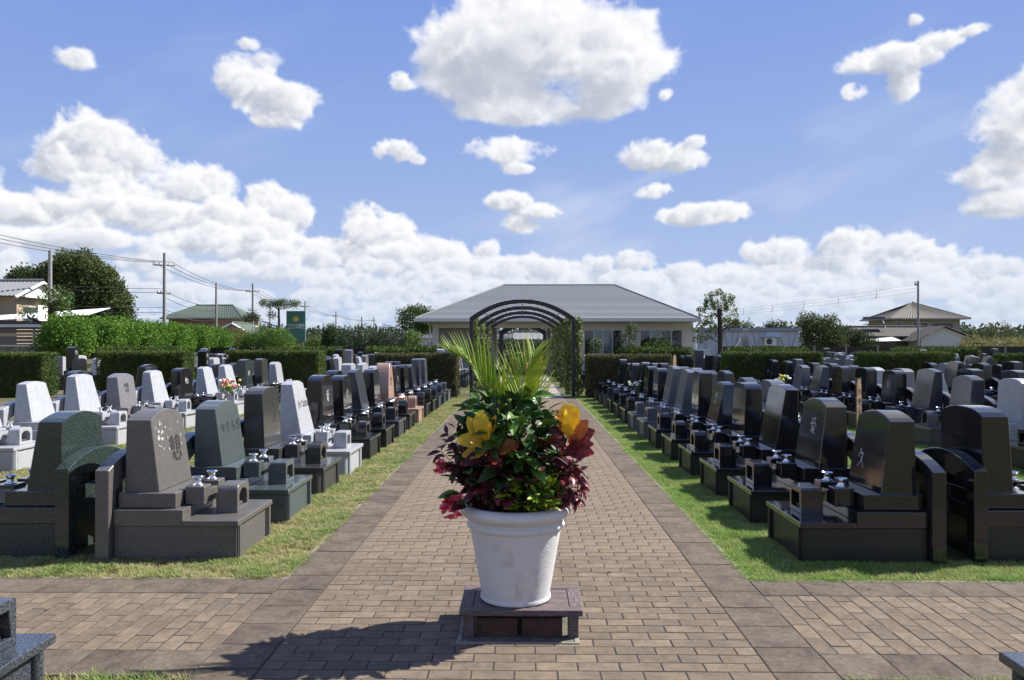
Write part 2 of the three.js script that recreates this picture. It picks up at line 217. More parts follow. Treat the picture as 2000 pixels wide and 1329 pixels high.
// ------------------------------------------------------------------ ground, paths, lawn
const PATH_END = 22.1, CROSS0 = 3.62, CROSS1 = 5.12, ROW0 = 1.98, PAIR = 4.115;
function sheet(x0, x1, z0, z1, y = 0) { return boxUV(new THREE.PlaneGeometry(x1 - x0, z1 - z0).rotateX(-Math.PI / 2).translate((x0 + x1) / 2, y, -(z0 + z1) / 2)); }
structure('ground', sheet(-1500, 1500, -300, 2500, 0), std([0.40, 0.39, 0.36], 0.95, { map: tx.lawn }));
function paver(w, d, h, u, v, c = 0.004) {                 // a block with chamfered upper edges, its top at y = h
  const x = w / 2, z = d / 2, t = [[-x + c, h, z - c], [x - c, h, z - c], [x - c, h, -z + c], [-x + c, h, -z + c]], m = [[-x, h - c, z], [x, h - c, z], [x, h - c, -z], [-x, h - c, -z]], b = m.map((p) => [p[0], -0.03, p[2]]), f = [t];
  for (let k = 0; k < 4; k++) { const l = (k + 1) % 4; f.push([m[k], m[l], t[l], t[k]], [b[k], b[l], m[l], m[k]]); }
  const g = tri(f), q = g.attributes.uv; for (let i = 0; i < q.count; i++) q.setXY(i, q.getX(i) + u, q.getY(i) + v); return g;
}
const paverTone = [[0.258, 0.205, 0.158], [0.244, 0.195, 0.153], [0.268, 0.212, 0.161], [0.230, 0.186, 0.148], [0.252, 0.198, 0.150]].map((c) => phys(c, 0.95, { map: tx.paver, bumpMap: tx.bumpy, bumpScale: 0.002, specularIntensity: 0.35 }));
const slabTone = [[0.196, 0.160, 0.128], [0.182, 0.150, 0.122], [0.208, 0.168, 0.133]].map((c) => phys(c, 0.95, { map: tx.slab, bumpMap: tx.bumpy, bumpScale: 0.002, specularIntensity: 0.35 }));
const paverRest = phys([1, 1, 1], 0.95, { map: tx.paver, bumpMap: tx.bumpy, bumpScale: 0.002, specularIntensity: 0.35 });
const PV = [], PH = [], SL = [];
for (let k = 0; k < 8; k++) { const u = k * 0.37 + 0.11, v = k * 0.53 + 0.2; PV.push(paver(0.1925, 0.0925, 0.018, u, v, 0.0015)); PH.push(paver(0.0925, 0.0925, 0.018, u, v, 0.0015)); SL.push(paver(0.293, 0.293, 0.019, u * 1.7, v * 1.3, 0.0015)); }
function pave(parent, bricks, along) {                     // bricks: [x, Z, half]; the nearest 300 one by one, the others together
  const r = rng(77 + bricks.length); bricks.forEach((b) => { b[3] = (b[1] < 3.35 || Math.abs(b[0]) > 0.68 * b[1]) ? 99 : Math.hypot(b[0], b[1]); }); bricks.sort((a, b) => a[3] - b[3]);
  const rest = [], col = [];
  bricks.forEach(([x, Z, half], n) => {
    const y = rr(-0.0014, 0.001, r), k = Math.floor(r() * 8), tone = Math.floor(r() * 5), tilt = rr(-0.006, 0.006, r), ex = rr(-0.0008, 0.0008, r);
    if (n < 300) { const m = part('brick', (half ? PH : PV)[k], paverTone[tone], parent, x + ex, y, -Z); m.rotation.set(tilt, along ? Math.PI / 2 : (r() < 0.5 ? Math.PI : 0), tilt * 0.7); }
    else { rest.push(new THREE.Matrix4().compose(new THREE.Vector3(x, y, -Z), new THREE.Quaternion().setFromEuler(new THREE.Euler(tilt, along ? Math.PI / 2 : 0, tilt * 0.6)), new THREE.Vector3(half ? 0.485 : 1, 1, 1))); col.push(paverTone[tone].color); }
  });
  if (rest.length) instances('brick_field', PV[0], paverRest, rest, parent, col);
}
function slabs(parent, list) { const r = rng(list.length + 3); for (const [x, Z] of list) { const m = part('border_slab', SL[Math.floor(r() * 8)], slabTone[Math.floor(r() * 3)], parent, x, rr(-0.0015, 0.0015, r), -Z); m.rotation.y = Math.floor(r() * 4) * Math.PI / 2; } }
{
  const path = structure('main_path', sheet(-1.5, 1.5, -3, PATH_END, 0.0158), M.mortar);
  const list = [], border = [];
  for (let k = 0; k * 0.1 < PATH_END - 1.0; k++) {
    const Z = 1.05 + k * 0.1, off = [0, 0.1][k % 2];
    if (!off) for (let i = 0; i < 12; i++) list.push([-1.1 + i * 0.2, Z, 0]);
    else { list.push([-1.15, Z, 1], [1.15, Z, 1]); for (let i = 0; i < 11; i++) list.push([-1.0 + i * 0.2, Z, 0]); }
  }
  pave(path, list, false);
  for (let k = 0; k < 70; k++) border.push([-1.35, 1.15 + k * 0.3], [1.35, 1.15 + k * 0.3]);
  slabs(path, border);
  const edge = std([0.36, 0.33, 0.28], 0.95, { map: tx.slab }), eg = span(-0.014, 0.014, -0.03, 0.016, -0.298, 0.298), eg2 = span(-0.298, 0.298, -0.03, 0.016, -0.014, 0.014);
  for (const s of [-1, 1]) { for (let k = 0; k < 28; k++) part('edging', eg, edge, path, s * 1.5155, 0, -(CROSS1 + 0.3 + k * 0.6)); for (let k = 0; k < 12; k++) part('edging', eg2, edge, path, s * (1.83 + k * 0.6), 0, -(CROSS1 + 0.0155)); }
  for (const s of [-1, 1]) {
    const cross = structure('cross_path', s < 0 ? sheet(-16, -1.5, CROSS0, CROSS1, 0.0158) : sheet(1.5, 16, CROSS0, CROSS1, 0.0158), M.mortar);
    const l = [], b = [];
    for (let k = 0; k < 70; k++) { const x = s * (1.55 + k * 0.1), o = k % 2; if (o) { l.push([x, CROSS0 + 0.35, 1]); for (let i = 0; i < 4; i++) l.push([x, CROSS0 + 0.5 + i * 0.2, 0]); } else { l.push([x, CROSS1 - 0.35, 1]); for (let i = 0; i < 4; i++) l.push([x, CROSS0 + 0.4 + i * 0.2, 0]); } }
    pave(cross, l, true);
    for (let k = 0; k < 22; k++) b.push([s * (1.65 + k * 0.3), CROSS0 + 0.15], [s * (1.65 + k * 0.3), CROSS1 - 0.15]);
    slabs(cross, b);
  }
  // pale concrete flags under the pergola, with open joints
  const flags = structure('pergola_path', sheet(-1.5, 1.5, PATH_END, 52, 0.004), std([0.06, 0.055, 0.04], 1));
  const fm = [[0.50, 0.46, 0.39], [0.46, 0.42, 0.36]].map((c) => std(c, 0.9, { map: tx.slab, bumpMap: tx.bumpy, bumpScale: 0.002 })), fg = paver(2.2, 0.84, 0.03, 0.2, 0.4, 0.008);
  for (let k = 0; k < 32; k++) part('flagstone', fg, fm[k % 2], flags, 0.05, 0, -(PATH_END + 0.5 + k * 0.92));
  // grave aisles, and the cross path behind the hedges
  const aisleM = std([0.17, 0.135, 0.105], 0.9, { map: tx.slab });
  for (const s of [-1, 1]) for (let k = 0; k < 4; k++) { const c = s * (ROW0 + PAIR * k + 3.17); structure('aisle_path', sheet(c - 0.42, c + 0.42, CROSS1, 46, 0.005), aisleM); }
  for (const s of [-1, 1]) structure('back_path', s < 0 ? sheet(-40, -1.6, 23.9, 25.6, 0.009) : sheet(1.6, 40, 23.9, 25.6, 0.009), aisleM);
  structure('road', sheet(-120, -18.5, 26.5, 33, 0.004), std([0.10, 0.095, 0.09], 0.9, { map: tx.slab }));
}
{ const r = rng(404), g = tri([[[-0.018, 0, 0], [0, 0.004, -0.009], [0.02, 0.001, 0], [0, 0.006, 0.009]]]), mats = [[0.20, 0.12, 0.05], [0.12, 0.08, 0.04], [0.22, 0.18, 0.06]].map((c) => std(c, 0.9)); const words = ['beside the left border slabs', 'in the middle of the path', 'beside the right border slabs', 'on the left cross path', 'on the right cross path'];
  [[-1.2, 6.1], [0.62, 5.3], [1.25, 6.8], [-2.7, 4.5], [2.9, 4.4], [-1.42, 8.4], [-0.8, 7.6], [1.38, 9.2], [-3.3, 4.95], [2.2, 4.95]].forEach(([x, Z], k) => { const m = part(numbered('fallen_leaf'), g, mats[k % 3], scene, x, 0.021, -Z); m.rotation.y = r() * 6; tag(m, `${k < 5 ? 'nearer' : 'farther'} small dry leaf lying ${words[k % 5]}`, 'leaf', 'dry leaves on the paving'); }); }
// lawn blades: tufts of a few short blades each
function tuftGeo(seed, n, h, lean) {
  const r = rng(seed), f = [];
  for (let i = 0; i < n; i++) {
    const a = r() * 6.283, d = 0.018 * Math.sqrt(r()), x = Math.cos(a) * d, z = Math.sin(a) * d, w = rr(0.0011, 0.0019, r), hh = h * rr(0.55, 1.2, r), l = lean * rr(0.3, 1.2, r), b = r() * 6.283, cx = Math.cos(b), cz = Math.sin(b), px = -cz * w, pz = cx * w;
    const m = [x + cx * l * hh * 0.3, hh * 0.6, z + cz * l * hh * 0.3], t = [x + cx * l * hh * 0.9, hh, z + cz * l * hh * 0.9];
    f.push([[x - px, 0, z - pz], [x + px, 0, z + pz], [m[0] + px * 0.7, m[1], m[2] + pz * 0.7], [m[0] - px * 0.7, m[1], m[2] - pz * 0.7]], [[m[0] - px * 0.7, m[1], m[2] - pz * 0.7], [m[0] + px * 0.7, m[1], m[2] + pz * 0.7], t]);
  }
  return tri(f);
}
{
  const dry = [], green = [], cd = [], cg = [], r = rng(99), tg = tuftGeo(3, 11, 0.030, 1.3), tg2 = tuftGeo(4, 11, 0.030, 1.1);
  const sow = (x0, x1, z0, z1, dens, left, tall = 1) => {
    const n = Math.floor((x1 - x0) * (z1 - z0) * dens);
    for (let i = 0; i < n; i++) {
      const x = rr(x0, x1, r), Z = rr(z0, z1, r); if (Z < 0.5) continue;
      const patch = fbm(x * 1.6, Z * 1.6, 3) + 0.6 * fbm(x * 5, Z * 5, 2), s = tall * rr(0.6, 1.25, r) * (1 + patch * 0.5);
      if (left && patch < -0.30 && r() < 0.7) continue;
      (left ? dry : green).push(new THREE.Matrix4().compose(new THREE.Vector3(x, 0, -Z), new THREE.Quaternion().setFromEuler(new THREE.Euler(0, r() * 6.28, 0)), new THREE.Vector3(s * 1.1, s, s * 1.1)));
      const t = clamp(0.5 + patch * 1.3 + (r() - 0.5) * 0.7), c = new THREE.Color();
      if (left) c.setRGB(lerp(0.47, 0.19, t), lerp(0.41, 0.27, t), lerp(0.21, 0.07, t)); else c.setRGB(lerp(0.38, 0.20, t), lerp(0.41, 0.34, t), lerp(0.15, 0.06, t));
      (left ? cd : cg).push(c);
    }
  };
  for (const s of [-1, 1]) {
    const L = s < 0, S = (x0, x1, ...a) => L ? sow(-x1, -x0, ...a, true) : sow(x0, x1, ...a, false);
    S(1.505, 2.06, CROSS1, 8.5, 3600); S(1.505, 2.06, 8.5, 14, 2200); S(1.505, 2.06, 14, 22.2, 1100);
    S(2.06, 5.6, CROSS1, 5.62, 3600);
    for (let i = 0; i < 13; i++) { const z = 5.94 + 1.2 * i; S(2.06, 4.2, z + 0.36, z + 0.84, i < 3 ? 2200 : i < 6 ? 1200 : 500); }
    S(4.2, 4.75, CROSS1, 12, 1300); S(4.2, 4.75, 12, 22, 500); S(5.55, 6.2, 7, 14, 1200); S(5.55, 6.2, 14, 22, 500); S(8.3, 10.2, 11, 22, 260);
    S(1.505, 2.6, 3.1, CROSS0, 2400); S(1.47, 1.53, CROSS1, 12, 260); S(1.55, 5.6, CROSS1 - 0.03, CROSS1 + 0.01, 420); S(1.5, 6, CROSS0 - 0.01, CROSS0 + 0.025, 500);
    S(1.3, 2.2, 22.3, 36, 260);
  }
  const gm = phys([1, 1, 1], 0.75, { transmission: 0.35, thickness: 0, side: THREE.DoubleSide, specularIntensity: 0.3 });
  const a = instances('dry_grass', tg, gm, dry, scene, cd), b = instances('green_grass', tg2, gm, green, scene, cg);
  tag(a, 'short yellowing lawn grass along the graves left of the path', 'grass'); tag(b, 'short bright green lawn grass along the graves right of the path', 'grass');
  structure('green_lawn', sheet(1.5, 60, CROSS1, 23.9, 0.0025), std([0.26, 0.33, 0.22], 0.95, { map: tx.lawnGreen }));
}
// ------------------------------------------------------------------ writing: brush strokes on a 100 x 100 grid, two digits each for x and y
const GLYPH = {
  や: '1045 5030 8038 8255 6560;4512 5228;3022 6090', す: '1030 9028;5510 5550 4062 3855 4845 5555 5575 3595', ら: '4010 6022;3530 3060 6045 8060 7080 4092', ぎ: '2030 7522;2048 8040;4512 7068;2072 4088 7588;8010 8820;9006 9816',
  さ: '1532 8525;4508 7062;2260 3585 7590', き: '2028 7522;1846 8240;4508 7066;2070 4088 7588', た: '1028 6024;4008 1590;5545 8545;5070 6585 9085', ま: '1825 8225;1845 8045;5008 5080 3590 2078 4070 8590',
  霊: '1508 8508;0822 0835;0822 9222 9232;5008 5042;2528 4030;2538 4040;6030 7528;6040 7538;2050 8050;1062 9062;4050 4090;6050 6090;2570 3284;7570 6884;0894 9294', 園: '1008 1092;1008 9008 9092;1092 9092;3022 7022;5014 5034;2236 7836;3544 6544 6556 3556 3544;5056 3076;4066 4084;5060 8082;7060 6068',
  憩: '3008 2012;0818 4518;2518 2548;2522 0838;2722 4432;1436 3636 3650 1450 1436;7004 6412;5814 8414 8454 5854 5814;5828 8428;5840 8440;2864 1884;3866 4090 7492 7680;5662 6272;8066 9082', 想: '2604 2646;0816 4816;2618 0840;2618 4634;5808 8408 8448 5848 5808;5822 8422;5835 8435;2864 1884;3866 4090 7492 7680;5662 6272;8066 9082',
  久: '4505 2045;3525 7025 5560 2095;5045 8595', 大: '1035 9035;5008 4850 1592;5042 8592', 地: '0835 4035;2412 2475;0880 4068;4545 9232 8860 7858;6808 6870;5225 5085 6292 9292 9278', 会: '5006 0850;5006 9250;3048 7048;1862 8262;4562 2890 7486;6272 8296', 合: '5006 0850;5006 9250;3050 7050;2562 7562 7592 2592 2562',
  和: '4008 1818;0830 4830;2818 2892;2632 0862;3038 4856;5830 9030 9080 5880 5830', 心: '2040 1270;3528 3580 4890 7288 7672;5015 6035;8032 9260', 愛: '7806 2212;2420 2832;4820 5032;7420 6832;1038 9038;1038 1048;9038 8848;2852 2260;3650 4064 6864;5248 5654;7452 8260;4064 1486;3074 7472 4894;4080 8696', 玉: '1515 8515;2048 8048;5015 5085;1085 9085;6260 7272', 絆: '2506 1224 3230;3820 1248 4244;2444 2492;1060 0882;3858 4474;6008 5230;7808 8830;5040 9040;4858 9258;7020 7096',
};
function ribbon(pts, w, out) {
  for (let i = 0; i < pts.length - 1; i++) {
    const [a, b] = [pts[i], pts[i + 1]], dx = b[0] - a[0], dy = b[1] - a[1], l = Math.hypot(dx, dy) || 1, nx = -dy / l, ny = dx / l, ex = dx / l * w * 0.4, ey = dy / l * w * 0.4;
    const w0 = w * (i ? 0.9 : 1.15), w1 = w * (i === pts.length - 2 ? 0.6 : 0.9), o = out.length * 4e-5;
    out.push([[a[0] - ex - nx * w0, a[1] - ey - ny * w0, o], [b[0] + ex - nx * w1, b[1] + ey - ny * w1, o], [b[0] + ex + nx * w1, b[1] + ey + ny * w1, o], [a[0] - ex + nx * w0, a[1] - ey + ny * w0, o]]);
  }
}
function writing(chars, size, { down = false, w = 0.05, gap = 1.12 } = {}) {        // centred on the origin in the xy plane
  const out = [], l = [...chars], n = l.length;
  l.forEach((ch, k) => {
    const ox = down ? -0.5 : (k - n / 2) * gap, oy = down ? (n / 2 - k) * gap : 0.5;
    for (const s of (GLYPH[ch] || '').split(';')) if (s) ribbon(s.split(' ').map((q) => [(ox + +q.slice(0, 2) / 100) * size, (oy - +q.slice(2) / 100) * size]), w * size, out);
  });
  return tri(out);
}
const ink2 = (geo, mat, parent, ...p) => { const m = part('lettering', geo, mat, parent, ...p); m.userData.kind = 'stuff'; return m; };
const serif = await new FontLoader().loadAsync('fonts/droid/droid_serif_regular.typeface.json');
const sansB = await new FontLoader().loadAsync('fonts/droid/droid_sans_bold.typeface.json');
function latin(text, size, font = serif, slant = 0.25) { const g = new THREE.ShapeGeometry(font.generateShapes(text, size), 3); g.applyMatrix4(new THREE.Matrix4().makeShear(0, 0, slant, 0, 0, 0)); g.computeBoundingBox(); const b = g.boundingBox; g.translate(-(b.min.x + b.max.x) / 2, -(b.min.y + b.max.y) / 2, 0); return boxUV(g.toNonIndexed()); }
function blossom(list) {                                   // five-petalled flowers: [x, y, radius]
  const f = []; list.forEach(([x, y, q], n) => { const a0 = n * 1.7; for (let k = 0; k < 5; k++) { const a = a0 + k * 1.2566, d = 0.45, z = n * 3e-5; f.push([[x, y, z], [x + Math.cos(a - d) * q * 0.75, y + Math.sin(a - d) * q * 0.75, z], [x + Math.cos(a) * q, y + Math.sin(a) * q, z], [x + Math.cos(a + d) * q * 0.75, y + Math.sin(a + d) * q * 0.75, z]]); } }); return tri(f);
}
// ------------------------------------------------------------------ graves (front faces +z, 1 m deep, about 0.8 m wide)
function slab(outline, zf, c = 0.006) {                    // an upright stone: outline in xy, flat back at z = 0, front at zf(y), narrow chamfer
  const pts = outline, n = pts.length, cx = 0, cy = pts.reduce((a, p) => a + p[1], 0) / n, ins = pts.map(([x, y]) => { const l = Math.hypot(x - cx, y - cy); return [x - (x - cx) / l * c, y - (y - cy) / l * c]; });
  const tris = THREE.ShapeUtils.triangulateShape(pts.map((p) => new THREE.Vector2(...p)), []), f = [];
  for (const t of tris) { f.push(t.map((k) => [...ins[k], zf(ins[k][1])]), [t[2], t[1], t[0]].map((k) => [...ins[k], 0])); }
  for (let k = 0; k < n; k++) { const l = (k + 1) % n, A = pts[k], B = pts[l]; f.push([[...A, c], [...B, c], [...B, zf(B[1]) - c], [...A, zf(A[1]) - c]], [[...A, zf(A[1]) - c], [...B, zf(B[1]) - c], [...ins[l], zf(ins[l][1])], [...ins[k], zf(ins[k][1])]], [[...ins[k], 0], [...ins[l], 0], [...B, c], [...A, c]]); }
  return tri(f);
}
const arched = (w0, w1, h, rise, n = 10, power = 2) => { const o = [[-w0 / 2, 0], [w0 / 2, 0]]; for (let k = 0; k <= n; k++) { const u = 1 - 2 * k / n; o.push([u * w1 / 2, h + rise * (1 - Math.pow(Math.abs(u), power))]); } return o; };
const HEAD = {
  arched: [arched(0.58, 0.54, 0.505, 0.062), 0.25, 0.17, 0.57, 'arched'], low: [arched(0.60, 0.46, 0.52, 0.035), 0.26, 0.13, 0.55, 'tapering'], bold: [arched(0.56, 0.54, 0.53, 0.06, 10, 3), 0.22, 0.19, 0.59, 'round shouldered'],
  tall: [arched(0.46, 0.44, 0.64, 0.03), 0.22, 0.19, 0.67, 'tall narrow'], bow: [arched(0.62, 0.62, 0.12, 0.56, 20, 2.4), 0.27, 0.25, 0.68, 'half oval'], lean: [arched(0.57, 0.56, 0.60, 0.045), 0.24, 0.12, 0.64, 'leaning arched'],
};
for (const k in HEAD) { const [o, t0, t1, h] = HEAD[k]; HEAD[k].zf = (y) => lerp(t0, t1, y / h); HEAD[k].geo = slab(o, HEAD[k].zf); HEAD[k].angle = -Math.atan((t0 - t1) / h); }
const G = {};
{
  G.plinth = span(-0.37, 0.37, 0, 0.2545, -0.395, 0.465, 0.004);
  G.plinthBow = (() => { const s = poly([[-0.37, -0.395], [0.37, -0.395], [0.37, 0.40]]); s.absarc(0.31, 0.405, 0.06, 0, Math.PI / 2, false); s.lineTo(-0.31, 0.465); s.absarc(-0.31, 0.405, 0.06, Math.PI / 2, Math.PI, false); return boxUV(extrude(s, 0.2545, 0, 0, 0, 0, 5).rotateX(Math.PI / 2).translate(0, 0.2545, 0)); })();
  G.step = span(-0.38, 0.38, 0.255, 0.37, -0.395, 0.10, 0.006); G.cap = span(-0.39, 0.39, 0.255, 0.296, 0.102, 0.50, 0.007);
  G.post = merge([span(-0.04, 0.04, 0, 0.252, 0.4655, 0.480), span(-0.03, 0.03, 0, 0.252, 0.4805, 0.490), span(-0.019, 0.019, 0, 0.252, 0.4905, 0.498)]); G.postRound = boxUV(new THREE.CylinderGeometry(0.032, 0.032, 0.252, 12).translate(0, 0.126, 0.462));
  G.panel = span(-0.275, 0.275, 0.004, 0.250, 0.4655, 0.478, 0.003); G.ledge = merge([span(-0.3755, 0.3755, 0.162, 0.172, -0.30, 0.455), span(-0.3735, 0.3735, 0.132, 0.142, -0.30, 0.455)]);
  G.seat = span(-0.33, 0.33, 0.3705, 0.48, -0.385, 0.03, 0.008);
  const flare = poly([[-0.076, 0], [0.076, 0], [0.070, 0.035], [0.062, 0.105], [-0.062, 0.105], [-0.070, 0.035]]);
  const vb = merge([extrude(flare, 0.145, 0, 0, 0, 0), rb(0.145, 0.026, 0.152, 0, 0.1055, 0.0725, 0.004)]);
  G.stand = merge([vb.clone().translate(-0.135, 0.3705, 0.042), vb.clone().translate(0.135, 0.3705, 0.042), span(-0.062, 0.062, 0.3705, 0.462, 0.05, 0.178, 0.006)]);
  G.standBox = merge([span(-0.205, -0.07, 0.3705, 0.505, 0.042, 0.185, 0.008), span(0.07, 0.205, 0.3705, 0.505, 0.042, 0.185, 0.008), span(-0.0695, 0.0695, 0.3705, 0.468, 0.048, 0.180, 0.006)]);
  G.vase = boxUV(new THREE.LatheGeometry([[0, 0], [0.040, 0], [0.041, 0.005], [0.026, 0.012], [0.022, 0.030], [0.026, 0.046], [0.044, 0.060], [0.045, 0.064], [0.040, 0.063], [0.020, 0.044], [0, 0.04]].map((p) => new THREE.Vector2(...p)), 14));
  const arch = (w, h, r, hw, hh, hr, round) => { const s = new THREE.Shape(); s.moveTo(-w, 0); s.lineTo(w, 0); s.lineTo(w, h - r); s.absellipse(w - r, h - r, r, r, 0, Math.PI / 2); s.lineTo(-w + r, h); s.absellipse(-w + r, h - r, r, r, Math.PI / 2, Math.PI); s.lineTo(-w, 0); const p = new THREE.Path(); p.moveTo(-hw, 0.035); p.lineTo(-hw, hh - hr); if (round) p.absellipse(0, hh - hr, hw, hr, Math.PI, 0, true); else { p.lineTo(-hw + 0.015, hh); p.lineTo(hw - 0.015, hh); } p.lineTo(hw, 0.035); p.lineTo(-hw, 0.035); s.holes.push(p); return s; };
  G.incense = merge([extrude(arch(0.125, 0.205, 0.05, 0.085, 0.165, 0.06, true), 0.145, 0.003, 0, 0.2965, 0.255), span(-0.118, 0.118, 0.2965, 0.44, 0.238, 0.2545)]);
  G.incenseSquare = merge([extrude(arch(0.125, 0.195, 0.02, 0.09, 0.15, 0.02, false), 0.145, 0.003, 0, 0.2965, 0.255), span(-0.118, 0.118, 0.2965, 0.46, 0.238, 0.2545)]);
  G.incenseRound = merge([extrude(arch(0.105, 0.23, 0.104, 0.066, 0.185, 0.066, true), 0.15, 0.003, 0, 0.2965, 0.25), span(-0.10, 0.10, 0.2965, 0.42, 0.235, 0.2495)]);
  G.tray = span(-0.06, 0.06, 0.333, 0.352, 0.275, 0.375, 0.004);
  const aw = new THREE.Shape(); aw.moveTo(-0.43, 0); aw.lineTo(-0.33, 0); aw.lineTo(-0.33, 0.50); aw.quadraticCurveTo(0, 0.70, 0.33, 0.50); aw.lineTo(0.33, 0); aw.lineTo(0.43, 0); aw.lineTo(0.43, 0.655); aw.quadraticCurveTo(0, 0.87, -0.43, 0.655); aw.lineTo(-0.43, 0);
  G.arch = extrude(aw, 0.10, 0.005, 0, 0, -0.5);
  G.pillar = slab([[-0.14, 0], [0.14, 0], [0.14, 0.62], [0, 0.66], [-0.14, 0.62]], () => 0.28); G.tier1 = span(-0.26, 0.26, 0.37, 0.50, -0.36, 0.12, 0.01); G.tier2 = span(-0.2, 0.2, 0.5005, 0.64, -0.32, 0.06, 0.01);
  G.emblem = (() => { const q = new THREE.RingGeometry(0.036, 0.044, 20).translate(0, 0, 0); const b = new THREE.PlaneGeometry(0.05, 0.01).translate(0, 0, 0.0004); const c = new THREE.PlaneGeometry(0.03, 0.008).translate(0, 0.018, 0.0004); return boxUV(merge([q, b, c])); })();
}
const ordinal = ['first', 'second', 'third', 'fourth', 'fifth', 'sixth', 'seventh', 'eighth', 'ninth', 'tenth', 'eleventh', 'twelfth', 'thirteenth', 'fourteenth', 'fifteenth', 'sixteenth', 'seventeenth', 'eighteenth', 'nineteenth', 'twentieth'];
const TEXTS = { 和: writing('和', 0.15), 心: writing('心', 0.16), 愛: writing('愛', 0.15), 絆: writing('絆', 0.15), 想: writing('想', 0.17), 久: writing('久', 0.15), 憩: writing('憩', 0.21, { w: 0.05 }), やすらぎ: writing('やすらぎ', 0.11, { w: 0.062 }), 愛玉: writing('愛玉', 0.12, { down: true, gap: 1.25, w: 0.055 }), je: latin("Je t'aime", 0.082) };
const petals = (() => { const r = rng(14), l = []; for (let k = 0; k < 17; k++) l.push([-0.20 + rr(-0.03, 0.11, r), 0.43 + rr(-0.07, 0.07, r), rr(0.008, 0.014, r)]); for (let k = 0; k < 13; k++) l.push([rr(-0.2, 0.2, r), rr(0.2, 0.5, r), rr(0.006, 0.012, r)]); return blossom(l); })();
function grave(o, label, group) {                          // o: x, Z, face (+1 looks right, -1 left), mat, head, base, text ...
  const t = thing('grave', label, 'grave', o.x, 0, -o.Z, o.face * Math.PI / 2, group), m = stone[o.mat], hm = honed[o.mat], r = rng(Math.round(o.x * 97 + o.Z * 1013) + 5), j = r();
  t.rotation.y += rr(-0.008, 0.008, r);
  const pl = part('plinth', o.base === 1 ? G.plinthBow : G.plinth, hm, t);
  if (o.base !== 1) { part('corner_post', G.post, hm, pl, -0.33); part('corner_post', G.post, hm, pl, 0.33); } else { part('corner_post', G.postRound, hm, pl, -0.30); part('corner_post', G.postRound, hm, pl, 0.30); }
  if (o.base !== 1) part('front_panel', G.panel, hm, pl);
  if (o.base === 0) part('ledge', G.ledge, hm, pl);
  part('front_cap', G.cap, m, t); part('step', G.step, m, t);
  if (o.wall !== false) part('arch_wall', G.arch, m, t);
  let hs;
  if (o.pillar) { part('lower_tier', G.tier1, m, t); part('upper_tier', G.tier2, m, t); hs = part('headstone', G.pillar, m, t, 0, 0.6405, -0.27); hs.scale.y = o.tall || 1; ink2(writing('和心', 0.15, { down: true, gap: 1.4 }), o.mat === 'black' ? M.carveGrey : M.carveDark, hs, 0, 0.36, 0.2825); }
  else {
    part('stone_base', G.seat, m, t);
    const H = HEAD[o.head]; hs = part('headstone', H.geo, m, t, 0, 0.4805, -0.36); hs.scale.set(rr(0.97, 1.03, r), (o.tall || 1) * rr(0.97, 1.04, r), 1);
    const ink = o.ink || (['light', 'pink', 'brown', 'mauve', 'teal'].includes(o.mat) ? M.carveDark : M.carveGrey);
    if (o.text) { const y = o.ty || 0.33, q = ink2(TEXTS[o.text], ink, hs, o.tx || 0, y, H.zf(y) + 0.0025); q.rotation.x = H.angle; if (o.text === 'やすらぎ') q.position.y = y; }
    if (o.petals) { const q = ink2(petals, M.carveWhite, hs, 0, 0, H.zf(0) + 0.0022); q.rotation.x = H.angle; }
  }
  if (!o.far) {
    const st = part('flower_stand', o.square ? G.standBox : G.stand, m, t);
    for (const s of [-1, 1]) part('flower_vase', G.vase, M.chrome, st, s * 0.135, o.square ? 0.505 : 0.5025, 0.112);
    if (o.emblem) part('crest', G.emblem, M.carveGrey, st, -0.135, 0.43, o.square ? 0.187 : 0.2);
    const ib = part('incense_box', [G.incense, G.incenseSquare, G.incenseRound][o.box || 0], m, t); part('ash_tray', G.tray, M.ash, ib); ib.position.x = o.boxShift || 0;
  } else { part('flower_stand', G.standBox, m, t); part('incense_box', G.incense, m, t); }
  return t;
}
